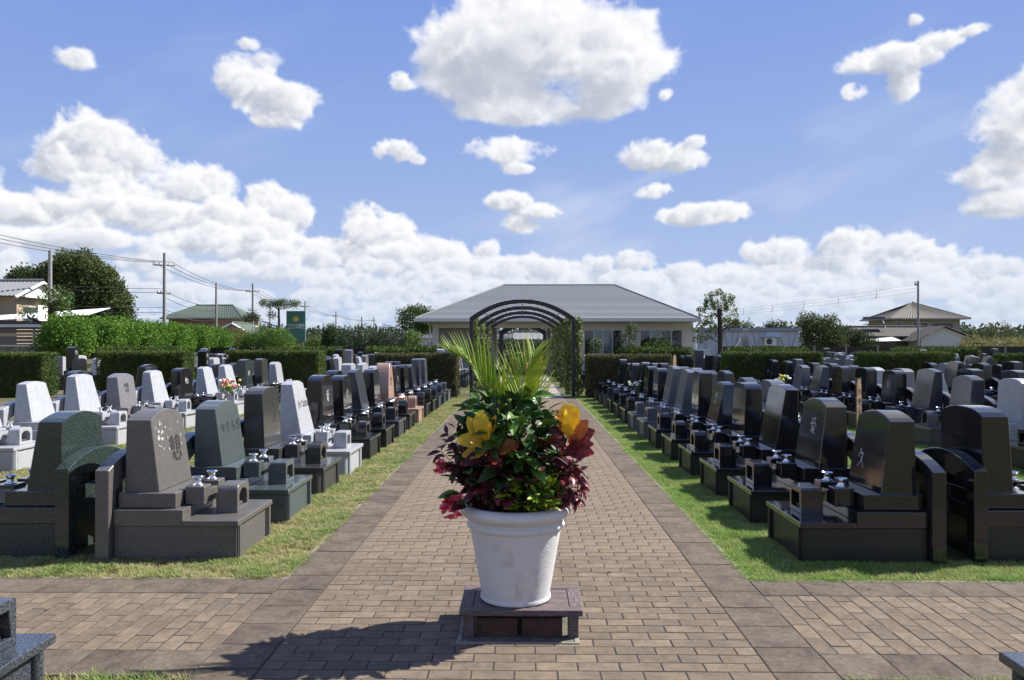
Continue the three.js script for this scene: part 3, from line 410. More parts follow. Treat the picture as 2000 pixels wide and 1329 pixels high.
// rows in order from the camera: letter = stone colour
const CODE = { k: 'black', c: 'charcoal', d: 'dark', n: 'green', t: 'teal', g: 'grey', l: 'light', b: 'brown', p: 'pink', m: 'mauve', s: 'steel' };
const rowSpec = {
  L0: 'btclkkdkpkkdsg', L1: 'n------klllkkk', L2: 'llllllmlkllncl', L3: '------k-k--kkd', L4: '', L5: '', L6: '', L7: '',
  R0: 'kkkkkkggkkkdkk', R1: 'k---gddkgdkkdg', R2: 'kkkklddkkkkgkk', R3: 'kkkkkdklmlkdkg', R4: 'kkkklgkdkdkkkk', R5: 'kkkkkkmllgdkgl', R6: 'kgkgkgkgkgdkgk', R7: 'kkgkkdkkglkkdk',
};
const special = {
  'L0.0': { head: 'arched', text: '憩', tx: 0.09, ty: 0.27, petals: 1, base: 0, box: 0 }, 'L0.1': { head: 'arched', text: 'やすらぎ', tx: 0.03, ty: 0.33, base: 0, box: 1, square: 1, tall: 1.0 }, 'L0.2': { head: 'bold', text: '愛玉', tx: 0.1, ty: 0.34, base: 1, box: 0, ink: M.carveDark, square: 1 },
  'L0.3': { head: 'low', text: 'je', tx: 0.05, ty: 0.3, base: 1, box: 1, tall: 1.12 }, 'L0.4': { head: 'bold', text: '愛', base: 2, box: 1, tall: 1.1 }, 'L0.5': { head: 'bold', text: '心', base: 2, box: 0 }, 'L0.6': { head: 'lean', base: 2, box: 1 }, 'L0.7': { head: 'bold', base: 1, box: 2 }, 'L0.8': { head: 'bow', base: 2, box: 2 }, 'L0.12': { head: 'tall' }, 'L0.13': { head: 'tall' },
  'L1.0': { head: 'arched', base: 0 }, 'L2.4': { head: 'low', text: '' }, 'L2.5': { head: 'low' , tall: 1.1 }, 'L2.6': { head: 'arched', text: '想', ty: 0.32 }, 'L2.7': { head: 'low', text: '愛', ink: M.carveWhite, tall: 1.05 }, 'L2.8': { head: 'bold', text: '和', ink: M.carveWhite }, 'L2.9': { head: 'low', text: '心', ink: M.carveWhite, tall: 1.05 }, 'L2.10': { head: 'low', tall: 1.05 },
  'R0.0': { head: 'arched', text: '久', tx: -0.1, ty: 0.2, base: 2, box: 1, square: 1, emblem: 1 }, 'R0.1': { head: 'arched', text: '愛', tx: 0.06, base: 2, box: 1, square: 1, tall: 1.05 }, 'R0.2': { head: 'lean', base: 2, box: 1, square: 1 }, 'R0.3': { head: 'bold', base: 2, box: 0, square: 1 }, 'R0.6': { head: 'lean', base: 2, box: 1 }, 'R0.7': { head: 'lean', base: 2, box: 1 },
};
const heads = ['arched', 'low', 'bold', 'lean', 'arched', 'tall', 'bold'], graveAt = {};
let graveCount = 0;
for (const side of ['L', 'R']) for (let row = 0; row < 8; row++) {
  const s = side === 'L' ? -1 : 1, pair = row >> 1, back = row & 1, cx = s * (ROW0 + PAIR * pair + (back ? 1.72 : 0.5)), face = back ? s : -s, spec = rowSpec[side + row], shift = row ? [0, 0.06, 0.25, 0.2, -0.15, 0.3, 0.1, 0.4][row] : 0;
  let seen = 0;
  for (let i = 0; i < spec.length; i++) {
    const Z = 5.94 + 1.2 * i + shift; if (spec[i] === '-') continue;
    if (Z > 22.2 || Math.abs(cx) - 0.6 > 0.665 * (Z + 0.5)) continue;
    const r = rng(i * 31 + row * 977 + (s > 0 ? 7 : 0)), sp = special[`${side}${row}.${i}`] || {}, mat = CODE[spec[i]];
    const o = { x: cx, Z, face, mat, head: heads[Math.floor(r() * 7)], base: Math.floor(r() * 3), box: Math.floor(r() * 3), square: r() < 0.5, text: r() < 0.3 ? ['和', '心', '愛', '絆', '想'][Math.floor(r() * 5)] : '', ...sp };
    const name = `${stoneWord[mat]} grave with ${HEAD[o.head][4]} headstone, ${ordinal[seen]} along row ${['one', 'two', 'three', 'four', 'five', 'six', 'seven', 'eight'][row]} ${s < 0 ? 'left' : 'right'} of path`;
    graveAt[`${side}${row}.${i}`] = grave(o, name, `graves ${s < 0 ? 'left' : 'right'} of the path`); seen++; graveCount++;
  }
}
// the block beyond the hedges: only what shows between and above the hedges
for (const side of ['L', 'R']) for (let row = 0; row < 12; row++) {
  const s = side === 'L' ? -1 : 1, pair = row >> 1, back = row & 1, cx = s * (ROW0 + PAIR * pair + (back ? 1.72 : 0.5)), face = back ? s : -s, r = rng(row * 71 + (s > 0 ? 3 : 0));
  let seen = 0;
  for (let i = 0; i < 15; i++) {
    const Z = 26.6 + 1.25 * i, q = r(), q2 = r(), q3 = r(), q4 = r(), ax = Math.abs(cx);
    if (ax > 0.67 * Z || Z > 44) continue;
    if (s < 0 && ax > 17.5) continue;
    const at = ax * 22.8 / Z, k = (at - ROW0) % PAIR, hidden = at > 1.6 && k > 0.1 && k < 2.0, pillar = q < 0.10;
    if (ax < 9.2 && Z > 35 && s > 0 || ax < 6 && Z > 35) continue;
    if (hidden && !(pillar && Z < 36)) continue;
    if (graveCount > 285) continue;
    const mat = CODE[(s < 0 ? 'llkkgdkklm' : 'kdglkkgsdk')[Math.floor(q2 * 10)]], head = heads[Math.floor(q3 * 7)];
    grave({ x: cx, Z, face, mat, head, base: 2, far: true, pillar, tall: pillar ? 1.05 : 1, wall: q4 < 0.5 }, `${stoneWord[mat]} grave with ${pillar ? 'square pillar' : HEAD[head][4]} headstone beyond hedges, ${ordinal[seen]} of column ${ordinal[row]} ${s < 0 ? 'left' : 'right'}`, 'graves beyond the hedges'); seen++; graveCount++;
  }
}
console.log('graves', graveCount);
// the two graves cut by the lower corners of the view, and two square pillars by the hedges
grave({ x: -(ROW0 + 0.5), Z: 3.0, face: 1, boxShift: 0.15, mat: 'steel', head: 'arched', base: 1, box: 1, square: 1 }, 'blue grey grave plinth and incense box in the lower left corner', 'graves left of the path');
grave({ x: ROW0 + 0.5, Z: 2.86, face: -1, mat: 'steel', head: 'arched', base: 1, box: 1, square: 1 }, 'blue grey grave plinth in the lower right corner', 'graves right of the path');
grave({ x: 5.9, Z: 25.9, face: 1, mat: 'steel', base: 2, far: true, pillar: true, tall: 1.12, wall: false }, 'tall blue grey square pillar grave right of the brown hedge by the building', 'graves beyond the hedges');
grave({ x: -15.2, Z: 26.6, face: 1, mat: 'black', base: 2, far: true, pillar: true, tall: 1.25, wall: false }, 'tall black square pillar grave between the leftmost hedges', 'graves beyond the hedges');
// ------------------------------------------------------------------ leaves
function leafGeo(len, wid, { fold = 0.25, curl = 0.25, segs = 4, shape = 0.85, wave = 0, tip = 0.8 } = {}) {      // grows along +z, face up
  const rows = []; for (let k = 0; k <= segs; k++) { const t = k / segs, w = wid / 2 * Math.pow(Math.sin(Math.PI * Math.pow(clamp(t, 0.02, 0.985), shape)), tip), y = -curl * len * t * t, wv = wave * wid * Math.sin(k * 2.3); rows.push([[-w, y + fold * w + wv, t * len], [0, y, t * len], [w, y + fold * w - wv, t * len]]); }
  const f = []; for (let k = 0; k < segs; k++) { const a = rows[k], b = rows[k + 1]; f.push([a[0], a[1], b[1], b[0]], [a[1], a[2], b[2], b[1]]); }
  const p = [], g = new THREE.BufferGeometry(); for (const q of f) p.push(...q[0], ...q[2], ...q[1], ...q[0], ...q[3], ...q[2]);
  for (let i = 0; i < p.length; i += 9) { /* wound so that the upper face looks up */ }
  g.setAttribute('position', new THREE.Float32BufferAttribute(p, 3)); g.computeVertexNormals(); return boxUV(g);
}
const V = (x, y, z) => new THREE.Vector3(x, y, z);
function aim(dir, roll = 0) { const z = dir.clone().normalize(), up = Math.abs(z.y) > 0.97 ? V(0, 0, 1) : V(0, 1, 0), x = up.clone().cross(z).normalize(), y = z.clone().cross(x), q = new THREE.Quaternion().setFromRotationMatrix(new THREE.Matrix4().makeBasis(x, y, z)); return q.multiply(new THREE.Quaternion().setFromAxisAngle(V(0, 0, 1), roll)); }
function aimFace(dir, face) { const z = dir.clone().normalize(), y = face.clone().sub(z.clone().multiplyScalar(face.dot(z))).normalize(), x = y.clone().cross(z); return new THREE.Quaternion().setFromRotationMatrix(new THREE.Matrix4().makeBasis(x, y, z)); }
const rdir = (r) => { const a = r() * 6.283, y = r() * 2 - 1, s = Math.sqrt(1 - y * y); return V(s * Math.cos(a), y, s * Math.sin(a)); };
function sprig(seed, n, size, radius, slim = 0.55) {        // a little cluster of leaves, for hedges and tree crowns
  const r = rng(seed), f = [];
  for (let i = 0; i < n; i++) {
    const c = rdir(r).multiplyScalar(radius * Math.cbrt(r())), d = rdir(r).add(c.clone().multiplyScalar(0.8 / radius)).normalize(), s = d.clone().cross(rdir(r)).normalize().multiplyScalar(size * slim * 0.5 * rr(0.8, 1.2, r)), l = size * rr(0.75, 1.25, r), e = d.clone().multiplyScalar(l), m = c.clone().add(e.clone().multiplyScalar(0.45)), n2 = d.clone().cross(s).normalize().multiplyScalar(size * 0.12), t = c.clone().add(e);
    const A = m.clone().add(s).add(n2), B = m.clone().sub(s).add(n2); f.push([c.toArray(), A.toArray(), t.toArray()], [c.toArray(), t.toArray(), B.toArray()]);
  }
  return tri(f);
}
const tint = (c, r, v = 0.3, warm = 0.15) => { const k = 1 + (r() - 0.5) * 2 * v, w = (r() - 0.5) * 2 * warm; return new THREE.Color().setRGB(c[0] * k * (1 + w), c[1] * k, c[2] * k * (1 - w)); };
const foliageM = phys([1, 1, 1], 0.7, { transmission: 0.3, thickness: 0, side: THREE.DoubleSide, specularIntensity: 0.25 });
const hedgeSprig = sprig(1, 10, 0.042, 0.045), hedgeSprigFar = sprig(2, 7, 0.11, 0.10);
function hedge(x0, x1, Z0, Z1, h, color, dens, label, geo = hedgeSprig) {
  const r = rng(Math.round((x0 + 50) * 37 + Z0 * 11)), t = thing('hedge', label, 'hedge', (x0 + x1) / 2, 0, -(Z0 + Z1) / 2, 0, 'clipped box hedges'), w = (x1 - x0) / 2, d = (Z1 - Z0) / 2, L = [], C = [];
  part('branches', span(-w + 0.09, w - 0.09, 0.02, h - 0.09, -d + 0.09, d - 0.09), M.twig, t);
  const put = (x, y, z) => { const b = fbm(x * 1.1 + x0, y * 1.7 + z * 3, 3); const n = (fbm(x * 3 + 8 + x0, y * 3 + z * 5, 2)) * 0.035; L.push(new THREE.Matrix4().compose(V(x * (1 + n * 0.2), Math.max(0.05, y + (y > h - 0.06 ? n * 0.8 : 0)), z + (Math.abs(z) > d - 0.05 ? n : 0)), new THREE.Quaternion().setFromEuler(new THREE.Euler(r() * 6.3, r() * 6.3, r() * 6.3)), V(1, 1, 1).multiplyScalar(rr(0.7, 1.25, r)))); C.push(tint([color[0] * (1 + b * 0.7), color[1] * (1 + b * 0.35), color[2]], r)); };
  const faces = [[2 * w * h, () => put(rr(-w, w, r), rr(0.03, h, r), d - 0.06 * r())], [2 * w * 2 * d, () => put(rr(-w, w, r), h - 0.06 * r(), rr(-d, d, r))], [2 * d * h, () => put(w - 0.06 * r(), rr(0.03, h, r), rr(-d, d, r))], [2 * d * h, () => put(-w + 0.06 * r(), rr(0.03, h, r), rr(-d, d, r))], [2 * w * h * 0.4, () => put(rr(-w, w, r), rr(0.03, h, r), -d + 0.06 * r())]];
  for (const [area, f] of faces) for (let i = 0; i < area * dens; i++) f();
  instances('foliage', geo, foliageM, L, t, C); return t;
}
function crownOf(parent, blobs, n, geo, color, seed, gap = -0.12, name = 'crown', var_ = 0.3) {
  const r = rng(seed), L = [], C = [], vol = blobs.map((b) => b[3] * b[4] * b[5]), tot = vol.reduce((a, b) => a + b, 0);
  blobs.forEach((b, k) => {
    for (let i = 0; i < n * vol[k] / tot; i++) {
      const d = rdir(r), q = Math.cbrt(rr(0.22, 1, r)), p = V(b[0] + d.x * b[3] * q, b[1] + d.y * b[4] * q, b[2] + d.z * b[5] * q), f = 2.6 / Math.max(b[3], b[4]);
      const hole = fbm(p.x * f + seed, p.y * f + p.z * f * 0.7, 3); if (hole < gap && r() < 0.85) continue;
      p.add(d.multiplyScalar(hole * 0.35 * b[3]));
      L.push(new THREE.Matrix4().compose(p, new THREE.Quaternion().setFromEuler(new THREE.Euler(r() * 6.3, r() * 6.3, r() * 6.3)), V(1, 1, 1).multiplyScalar(rr(0.65, 1.3, r)))); C.push(tint(color, r, var_, 0.2));
    }
  });
  return instances(name, geo, foliageM, L, parent, C);
}
function tree(name, label, cat, x, Z, trunk, limbs, blobs, n, geo, color, seed, o = {}) {      // trunk: [height, r0, r1]; limbs: lists of points
  const t = thing(name, label, cat, x, 0, -Z, 0, o.group);
  part('trunk', tube([[0, -0.05, 0], [0.06 * trunk[0] * 0.2, trunk[0] * 0.5, 0.02], [0, trunk[0], 0]], trunk[1], trunk[2], 8), M.bark, t);
  if (limbs.length) part('limbs', merge(limbs.map(([pts, a, b]) => tube(pts, a, b, 5))), M.bark, t);
  crownOf(t, blobs, n, geo, color, seed, o.gap, 'crown', o.v); return t;
}
// ------------------------------------------------------------------ hedges closing the pairs of rows
const HB = [0.120, 0.125, 0.055], HG = [0.088, 0.135, 0.030];
const hedgeWord = ['brown green hedge nearest the path', 'green hedge second from the path', 'green hedge third from the path', 'green hedge farthest from the path'];
for (const s of [-1, 1]) for (let k = 0; k < 4; k++) {
  const a = ROW0 + PAIR * k - [0.1, 0.22, 0.42, 0.42][k], b = ROW0 + PAIR * k + [2.3, 2.5, 2.15, 2.2][k];
  hedge(s < 0 ? -b : a, s < 0 ? -a : b, 22.65, 23.45, [1.25, 1.33, 1.32, 1.27][k] - (s > 0 ? 0.03 : 0), k ? HG : HB, 420, `clipped ${hedgeWord[k]} on the ${s < 0 ? 'left' : 'right'} side`);
}
[[-8.4, -5.2, 42, 'long low hedge behind graves left of the green sign'], [-13.4, -9.5, 41, 'low hedge far behind the second hedge on the left'], [-6.6, -3.9, 36.6, 'short hedge left of the building corner'], [-24, -19.5, 44, 'far low hedge below the leafy tree row']].forEach(([a, b, z, l]) => hedge(a, b, z, z + 0.8, 1.3, HG, 90, l, hedgeSprigFar));
[[9.6, 13.2, 36.5, 'low hedge behind the pollarded tree on the right'], [4.6, 7.9, 37, 'low hedge under the building windows'], [19, 23, 40, 'far low hedge in front of the dark fence'], [26, 28.4, 40, 'rightmost far low hedge before the dark fence']].forEach(([a, b, z, l]) => hedge(a, b, z, z + 0.8, 1.28, HG, 90, l, hedgeSprigFar));

// ------------------------------------------------------------------ the planter in the middle of the path
const PX = 0.0, PZ = 4.30, TOP = 0.172;
function stand(x, Z, label) {
  const t = thing('planter_stand', label, 'stand', x, 0, -Z), zf = 0.215, y0 = 0.122;
  for (const sx of [-1, 1]) for (const sz of [-1, 1]) part('leg', rb(0.055, y0 - 0.002, 0.055, 0, 0, 0, 0.004), M.wood, t, sx * 0.272, 0.018, sz * 0.17);
  const planks = [[-0.32, 0.32, 0.155, 0.2155], [-0.32, 0.32, -0.2155, -0.155], [-0.32, -0.255, -0.153, 0.153], [0.255, 0.32, -0.153, 0.153], [-0.253, 0.253, 0.078, 0.152], [-0.253, 0.253, 0.0, 0.075], [-0.253, 0.253, -0.078, -0.003], [-0.253, 0.253, -0.152, -0.081]];
  planks.forEach(([a, b, c, d], k) => { const g = span(a, b, y0 + 0.018, TOP - (k > 3 ? 0.004 : 0), c, d, 0.004); if (k === 2 || k === 3) { const u = g.attributes.uv; for (let i = 0; i < u.count; i++) u.setXY(i, u.getY(i), u.getX(i)); } part('plank', g, M.wood, t); });
  for (const x2 of [-0.125, 0.110]) for (const z2 of [0.13, -0.13]) part('support_brick', rb(0.212, 0.102, 0.10, 0, 0, 0, 0.006), M.redbrick, t, x2, 0.0185, z2);
  return t;
}
function pot(x, Z, label) {
  const t = thing('flower_pot', label, 'flower pot', x, TOP + 0.001, -Z), P = [[0, 0], [0.188, 0], [0.192, 0.006], [0.190, 0.022], [0.186, 0.03], [0.247, 0.378], [0.250, 0.386], [0.262, 0.392], [0.267, 0.404], [0.262, 0.416], [0.252, 0.424], [0.254, 0.436], [0.276, 0.446], [0.296, 0.460], [0.304, 0.480], [0.298, 0.500], [0.282, 0.512], [0.268, 0.514], [0.258, 0.505], [0.25, 0.46], [0.24, 0.40]];
  const g = new THREE.LatheGeometry(P.map((p) => new THREE.Vector2(...p)), 64), uv = g.attributes.uv, ps = g.attributes.position; for (let i = 0; i < uv.count; i++) uv.setXY(i, uv.getX(i) * 1.6, ps.getY(i) * 1.0 + Math.hypot(ps.getX(i), ps.getZ(i)) * 0.4);
  part('pot_shell', g, M.pot, t); part('soil', new THREE.CylinderGeometry(0.247, 0.24, 0.03, 32).translate(0, 0.455, 0), M.soil, t); return t;
}
stand(0.03, 4.295, 'weathered purple brown wooden stand on bricks under the near white pot'); pot(PX, PZ, 'white round flower pot with thick rim on the low wooden stand');
{ const t = thing('drain_cover', 'pale concrete edged drain cover in the paving under the planter stand', 'drain cover', 0.015, 0, -4.28);
  const cm = std([0.42, 0.40, 0.33], 0.9, { map: tx.slab }); part('cover_plate', span(-0.29, 0.29, 0.002, 0.0205, -0.22, 0.235), std([0.22, 0.21, 0.17], 0.9, { map: tx.slab }), t);
  for (const [a, b, c, d] of [[-0.315, 0.315, 0.236, 0.252], [-0.315, 0.315, -0.24, -0.222], [-0.315, -0.292, -0.221, 0.235], [0.292, 0.315, -0.221, 0.235]]) part('rim', span(a, b, 0.002, 0.024, c, d, 0.002), cm, t);
}
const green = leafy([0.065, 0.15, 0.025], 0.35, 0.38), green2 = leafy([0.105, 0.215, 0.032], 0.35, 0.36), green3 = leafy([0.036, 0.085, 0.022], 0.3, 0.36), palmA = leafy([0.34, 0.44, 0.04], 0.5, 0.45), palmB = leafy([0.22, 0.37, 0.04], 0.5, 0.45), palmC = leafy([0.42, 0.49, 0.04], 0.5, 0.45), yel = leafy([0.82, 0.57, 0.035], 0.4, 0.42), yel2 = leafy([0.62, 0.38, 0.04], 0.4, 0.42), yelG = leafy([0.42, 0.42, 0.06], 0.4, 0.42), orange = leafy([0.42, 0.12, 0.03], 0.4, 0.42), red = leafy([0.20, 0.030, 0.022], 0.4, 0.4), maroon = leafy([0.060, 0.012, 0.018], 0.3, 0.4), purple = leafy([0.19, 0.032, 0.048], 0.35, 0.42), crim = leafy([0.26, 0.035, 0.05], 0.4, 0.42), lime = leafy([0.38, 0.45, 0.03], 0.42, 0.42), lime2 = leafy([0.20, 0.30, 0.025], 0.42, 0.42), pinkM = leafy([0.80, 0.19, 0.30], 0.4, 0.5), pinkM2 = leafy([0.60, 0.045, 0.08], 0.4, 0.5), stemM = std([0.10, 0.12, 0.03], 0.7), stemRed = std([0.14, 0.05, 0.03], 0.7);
function plant(name, label, x = PX, Z = PZ) { return thing(name, label, 'plant', x, TOP + 0.485, -Z, 0, 'plants in the near white pot'); }
function leafMesh(t, geo, mat, p, d, roll, s) { const m = part('leaf', geo, mat, t, p.x, p.y, p.z); m.quaternion.copy(aim(d, roll)); m.scale.setScalar(s); return m; }
function bushy(t, n, seed, box, geos, mats, size, o = {}) {   // box: centre and radii of the mass, heights above the pot rim
  const r = rng(seed), [cx, cy, cz, rx, ry, rz] = box, stems = [];
  for (let i = 0; i < n; i++) {
    const d = rdir(r), q = Math.cbrt(rr(o.inner ?? 0.3, 1, r)), p = V(cx + d.x * rx * q, cy + d.y * ry * q, cz + d.z * rz * q); if (p.y < (o.low ?? 0.045)) p.y = (o.low ?? 0.045) + r() * 0.06; const rad = Math.hypot(p.x, p.z), lim = o.lim ?? (0.235 + Math.max(0, p.y - 0.08) * 0.55); if (rad > lim) { p.x *= lim / rad; p.z *= lim / rad; }
    const out = V(d.x, d.y * 0.6 + (o.up ?? 0.25), d.z).add(rdir(r).multiplyScalar(0.65)); if (p.y < 0.12 && !o.droop) out.y = Math.max(out.y, 0.15); leafMesh(t, geos[Math.floor(r() * geos.length)], mats[Math.floor(r() * mats.length)], p, out, rr(-0.8, 0.8, r), size * rr(0.7, 1.25, r));
    if (i % (o.every ?? 6) === 0) stems.push(tube([[cx * 0.4 + rr(-0.05, 0.05, r), -0.02, cz * 0.4 + rr(-0.04, 0.04, r)], [lerp(cx * 0.5, p.x, 0.55), Math.max(0.0, p.y * 0.62), lerp(cz * 0.5, p.z, 0.5)], [p.x, p.y, p.z]], 0.004, 0.002, 4, 5));
  }
  if (stems.length) part('stems', merge(stems), o.stem || stemM, t);
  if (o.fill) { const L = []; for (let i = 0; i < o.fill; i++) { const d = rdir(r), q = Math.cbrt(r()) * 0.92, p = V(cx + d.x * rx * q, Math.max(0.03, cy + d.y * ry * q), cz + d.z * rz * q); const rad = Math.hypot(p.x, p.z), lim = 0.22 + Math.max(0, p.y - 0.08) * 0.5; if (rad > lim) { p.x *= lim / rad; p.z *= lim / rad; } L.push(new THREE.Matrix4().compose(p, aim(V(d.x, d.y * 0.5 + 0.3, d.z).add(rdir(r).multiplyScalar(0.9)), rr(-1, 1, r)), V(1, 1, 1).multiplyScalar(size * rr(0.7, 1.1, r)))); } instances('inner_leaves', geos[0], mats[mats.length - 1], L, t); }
}
const ovate = leafGeo(1, 0.46, { fold: 0.2, curl: 0.28 }), ovateW = leafGeo(1, 0.55, { fold: 0.3, curl: 0.45 }), heart = leafGeo(1, 0.72, { fold: 0.15, curl: 0.35, shape: 0.7 }), lance = leafGeo(1, 0.30, { fold: 0.25, curl: 0.3 }), broad = leafGeo(1, 0.56, { fold: 0.25, curl: 0.22, segs: 7, wave: 0.05, shape: 1.25, tip: 0.62 }), broad2 = leafGeo(1, 0.48, { fold: 0.3, curl: 0.1, segs: 7, wave: 0.06, shape: 1.2, tip: 0.65 });
function palm(label, x, Z, scale = 1) {
  const t = plant('palm_plant', label, x, Z); t.scale.setScalar(scale);
  const blade = leafGeo(1, 0.055, { fold: 0.55, curl: 0.10, segs: 5, shape: 0.62 }), r = rng(61), y0 = TOP + 0.485;
  const frond = (pts, n, first, up, spread, len, skew) => {
    const c = new THREE.CatmullRomCurve3(pts.map((p) => V(p[0], p[1] - y0, p[2]))), f = part('frond', tube(pts.map((p) => [p[0], p[1] - y0, p[2]]), 0.006, 0.0016, 5, 20), palmB, t);
    for (let k = 0; k < n; k++) for (const s of [-1, 1]) {
      const u = first + (1 - first) * (k + 0.3 * (s > 0)) / n, p = c.getPointAt(u), tan = c.getTangentAt(u), side = tan.clone().cross(V(0.1, 0.15, 1)).normalize().multiplyScalar(s);
      const d = tan.clone().multiplyScalar(lerp(0.75, 1.5, u)).add(side.multiplyScalar(spread * lerp(1, 0.7, u) * (s * skew >= 0 ? 1 : 0.6))).add(V(0, up, 0)).add(V(0, 0, s * 0.25 + rr(-0.15, 0.15, r)));
      const L = len * Math.sin(Math.PI * lerp(0.30, 0.90, u)) * rr(0.9, 1.1, r), m = part('leaflet', blade, [palmA, palmB, palmC, palmA][Math.floor(r() * 4)], f, p.x, p.y, p.z); m.quaternion.copy(aimFace(d, V(rr(0.0, 1.1, r), 0.35, 0.7))); m.scale.set(L * 1.12, L, L);
    }
  };
  frond([[0.00, 0.75, 0.02], [-0.07, 1.10, 0.04], [-0.13, 1.26, 0.05], [-0.20, 1.39, 0.06], [-0.29, 1.475, 0.05], [-0.37, 1.515, 0.03]], 26, 0.42, 0.62, 0.75, 0.32, 1);
  frond([[0.02, 0.75, 0.0], [-0.005, 1.05, 0.03], [0.015, 1.22, 0.04], [0.05, 1.38, 0.03], [0.085, 1.46, 0.0], [0.11, 1.52, -0.05]], 17, 0.50, 0.35, 1.0, 0.34, 0);
  frond([[0.02, 0.75, -0.04], [0.03, 1.05, -0.06], [0.08, 1.20, -0.1], [0.16, 1.32, -0.14], [0.21, 1.36, -0.16]], 8, 0.6, 0.15, 0.8, 0.20, 0);
}
palm('green palm with two upright feathery fronds rising from the near pot', PX, PZ);
function shrub(label, x, Z) { const t = plant('green_shrub', label, x, Z); bushy(t, 240, 71, [-0.02, 0.37, 0.0, 0.27, 0.29, 0.25], [ovate, ovateW], [green, green2, green3, green2, green3], 0.105, { every: 5, fill: 420 }); bushy(t, 34, 72, [0.05, 0.24, 0.17, 0.12, 0.15, 0.08], [ovateW], [green2, green], 0.105, { every: 6 }); return t; }
const shrubThing = shrub('glossy green leafy shrub filling the middle of the near pot', PX, PZ);
function croton(label, x, Z, at, leaves, seed, stemTo) {
  const t = plant('croton', label, x, Z), r = rng(seed), y0 = TOP + 0.485;
  part('stem', tube([[stemTo[0], 0, stemTo[2]], [lerp(stemTo[0], at[0], 0.5), (at[1] - y0) * 0.5, lerp(stemTo[2], at[2], 0.6)], [at[0], at[1] - y0, at[2]]], 0.007, 0.005, 6, 8), stemRed, t);
  for (const [dx, dy, dz, s, m, off] of leaves) leafMesh(t, r() < 0.5 ? broad : broad2, m, V(at[0] + rr(-0.012, 0.012, r), at[1] - y0 + (off || 0), at[2] + rr(-0.012, 0.012, r)), V(dx, dy, dz), 0, s).quaternion.copy(aimFace(V(dx, dy, dz), V(rr(-0.5, 0.5, r) - dx * 0.3, rr(0.1, 0.6, r), 0.8)));
  return t;
}
const crotonA = croton('croton with broad yellow leaves left of the palm in the near pot', PX, PZ, [-0.155, 1.03, 0.20], [[-0.60, 1.0, 0.15, 0.165, yel], [-0.28, 1.1, 0.3, 0.175, yel], [0.05, 1.1, -0.1, 0.165, yelG], [0.38, 1.0, 0.25, 0.16, yel2], [0.75, 0.75, 0.2, 0.15, yelG], [0.12, 0.75, 0.6, 0.13, yel], [-0.95, 0.25, 0.3, 0.15, yel], [-0.4, 0.25, 0.85, 0.12, yel2], [-0.1, 1, -0.5, 0.15, yel2], [0.5, 0.9, -0.5, 0.14, orange], [-0.85, -0.15, 0.4, 0.14, yel2, -0.03], [0.95, 0.30, 0.15, 0.17, orange, -0.04], [-0.6, -0.2, 0.6, 0.13, maroon, -0.05], [0.5, -0.2, 0.7, 0.13, red, -0.06], [-0.9, -0.2, 0.2, 0.13, red, -0.07]], 81, [-0.08, 0, 0.08]);
croton('croton with yellow top and red lower leaves on the right of the near pot', PX, PZ, [0.275, 1.055, 0.12], [[-0.42, 1, 0.1, 0.16, orange], [-0.16, 1.1, 0.25, 0.175, yel], [0.12, 1.1, 0.3, 0.175, yel], [0.32, 1.0, 0.05, 0.17, yel], [0.02, 0.9, 0.5, 0.15, yel], [-0.15, 0.85, -0.4, 0.15, yel2], [0.55, 0.75, 0.3, 0.155, orange, -0.03], [0.75, 0.45, 0.2, 0.15, red, -0.03], [0.85, 0.15, 0.3, 0.14, red, -0.05], [0.4, 0.2, 0.85, 0.10, red, -0.04], [-0.65, 0.75, 0.2, 0.12, maroon, -0.03], [-0.75, 0.45, 0.35, 0.11, red, -0.05], [0.9, -0.1, 0.25, 0.15, crim, -0.06], [0.65, -0.15, 0.6, 0.12, purple, -0.07], [-0.3, 0.1, 0.9, 0.09, maroon, -0.07], [0.2, 0.1, -0.9, 0.14, red, -0.05]], 82, [0.14, 0, 0.06]);
function foliagePlant(name, label, n, seed, box, geos, mats, size, o) { const t = plant(name, label); bushy(t, n, seed, box, geos, mats, size, o); return t; }
foliagePlant('purple_leaf_plant', 'dark purple leaves spilling over the left edge of the near pot', 60, 91, [-0.29, 0.31, 0.08, 0.13, 0.16, 0.13], [ovate, ovateW], [maroon, purple, maroon], 0.062, { up: -0.1, every: 4, stem: stemRed, lim: 0.42, low: 0.2, fill: 60 });
foliagePlant('maroon_leaf_plant', 'dark maroon leaves low in the front of the near pot', 130, 92, [-0.13, 0.15, 0.17, 0.23, 0.19, 0.13], [ovate, heart], [maroon, green3, purple, maroon], 0.085, { every: 6, stem: stemRed, fill: 160 });
foliagePlant('dark_red_plant', 'dark red broad leaves below the right hand croton', 26, 95, [0.20, 0.27, 0.14, 0.12, 0.12, 0.10], [ovateW, broad], [maroon, red, maroon], 0.12, { every: 5, stem: stemRed });
foliagePlant('lime_leaf_plant', 'lime green small leaves over the right front rim of the near pot', 210, 93, [0.10, 0.10, 0.23, 0.18, 0.09, 0.08], [ovate], [lime, lime2, lime, green2], 0.050, { up: 0.4, every: 7, lim: 0.295, fill: 150 });
const fringe = foliagePlant('red_leaf_plant', 'wine red drooping leaves over the right edge of the near pot', 130, 94, [0.285, 0.15, 0.09, 0.08, 0.12, 0.12], [heart, ovateW], [purple, crim, purple, maroon], 0.052, { up: -0.35, every: 6, stem: stemRed, lim: 0.37, droop: 1, low: 0.06, fill: 80 });
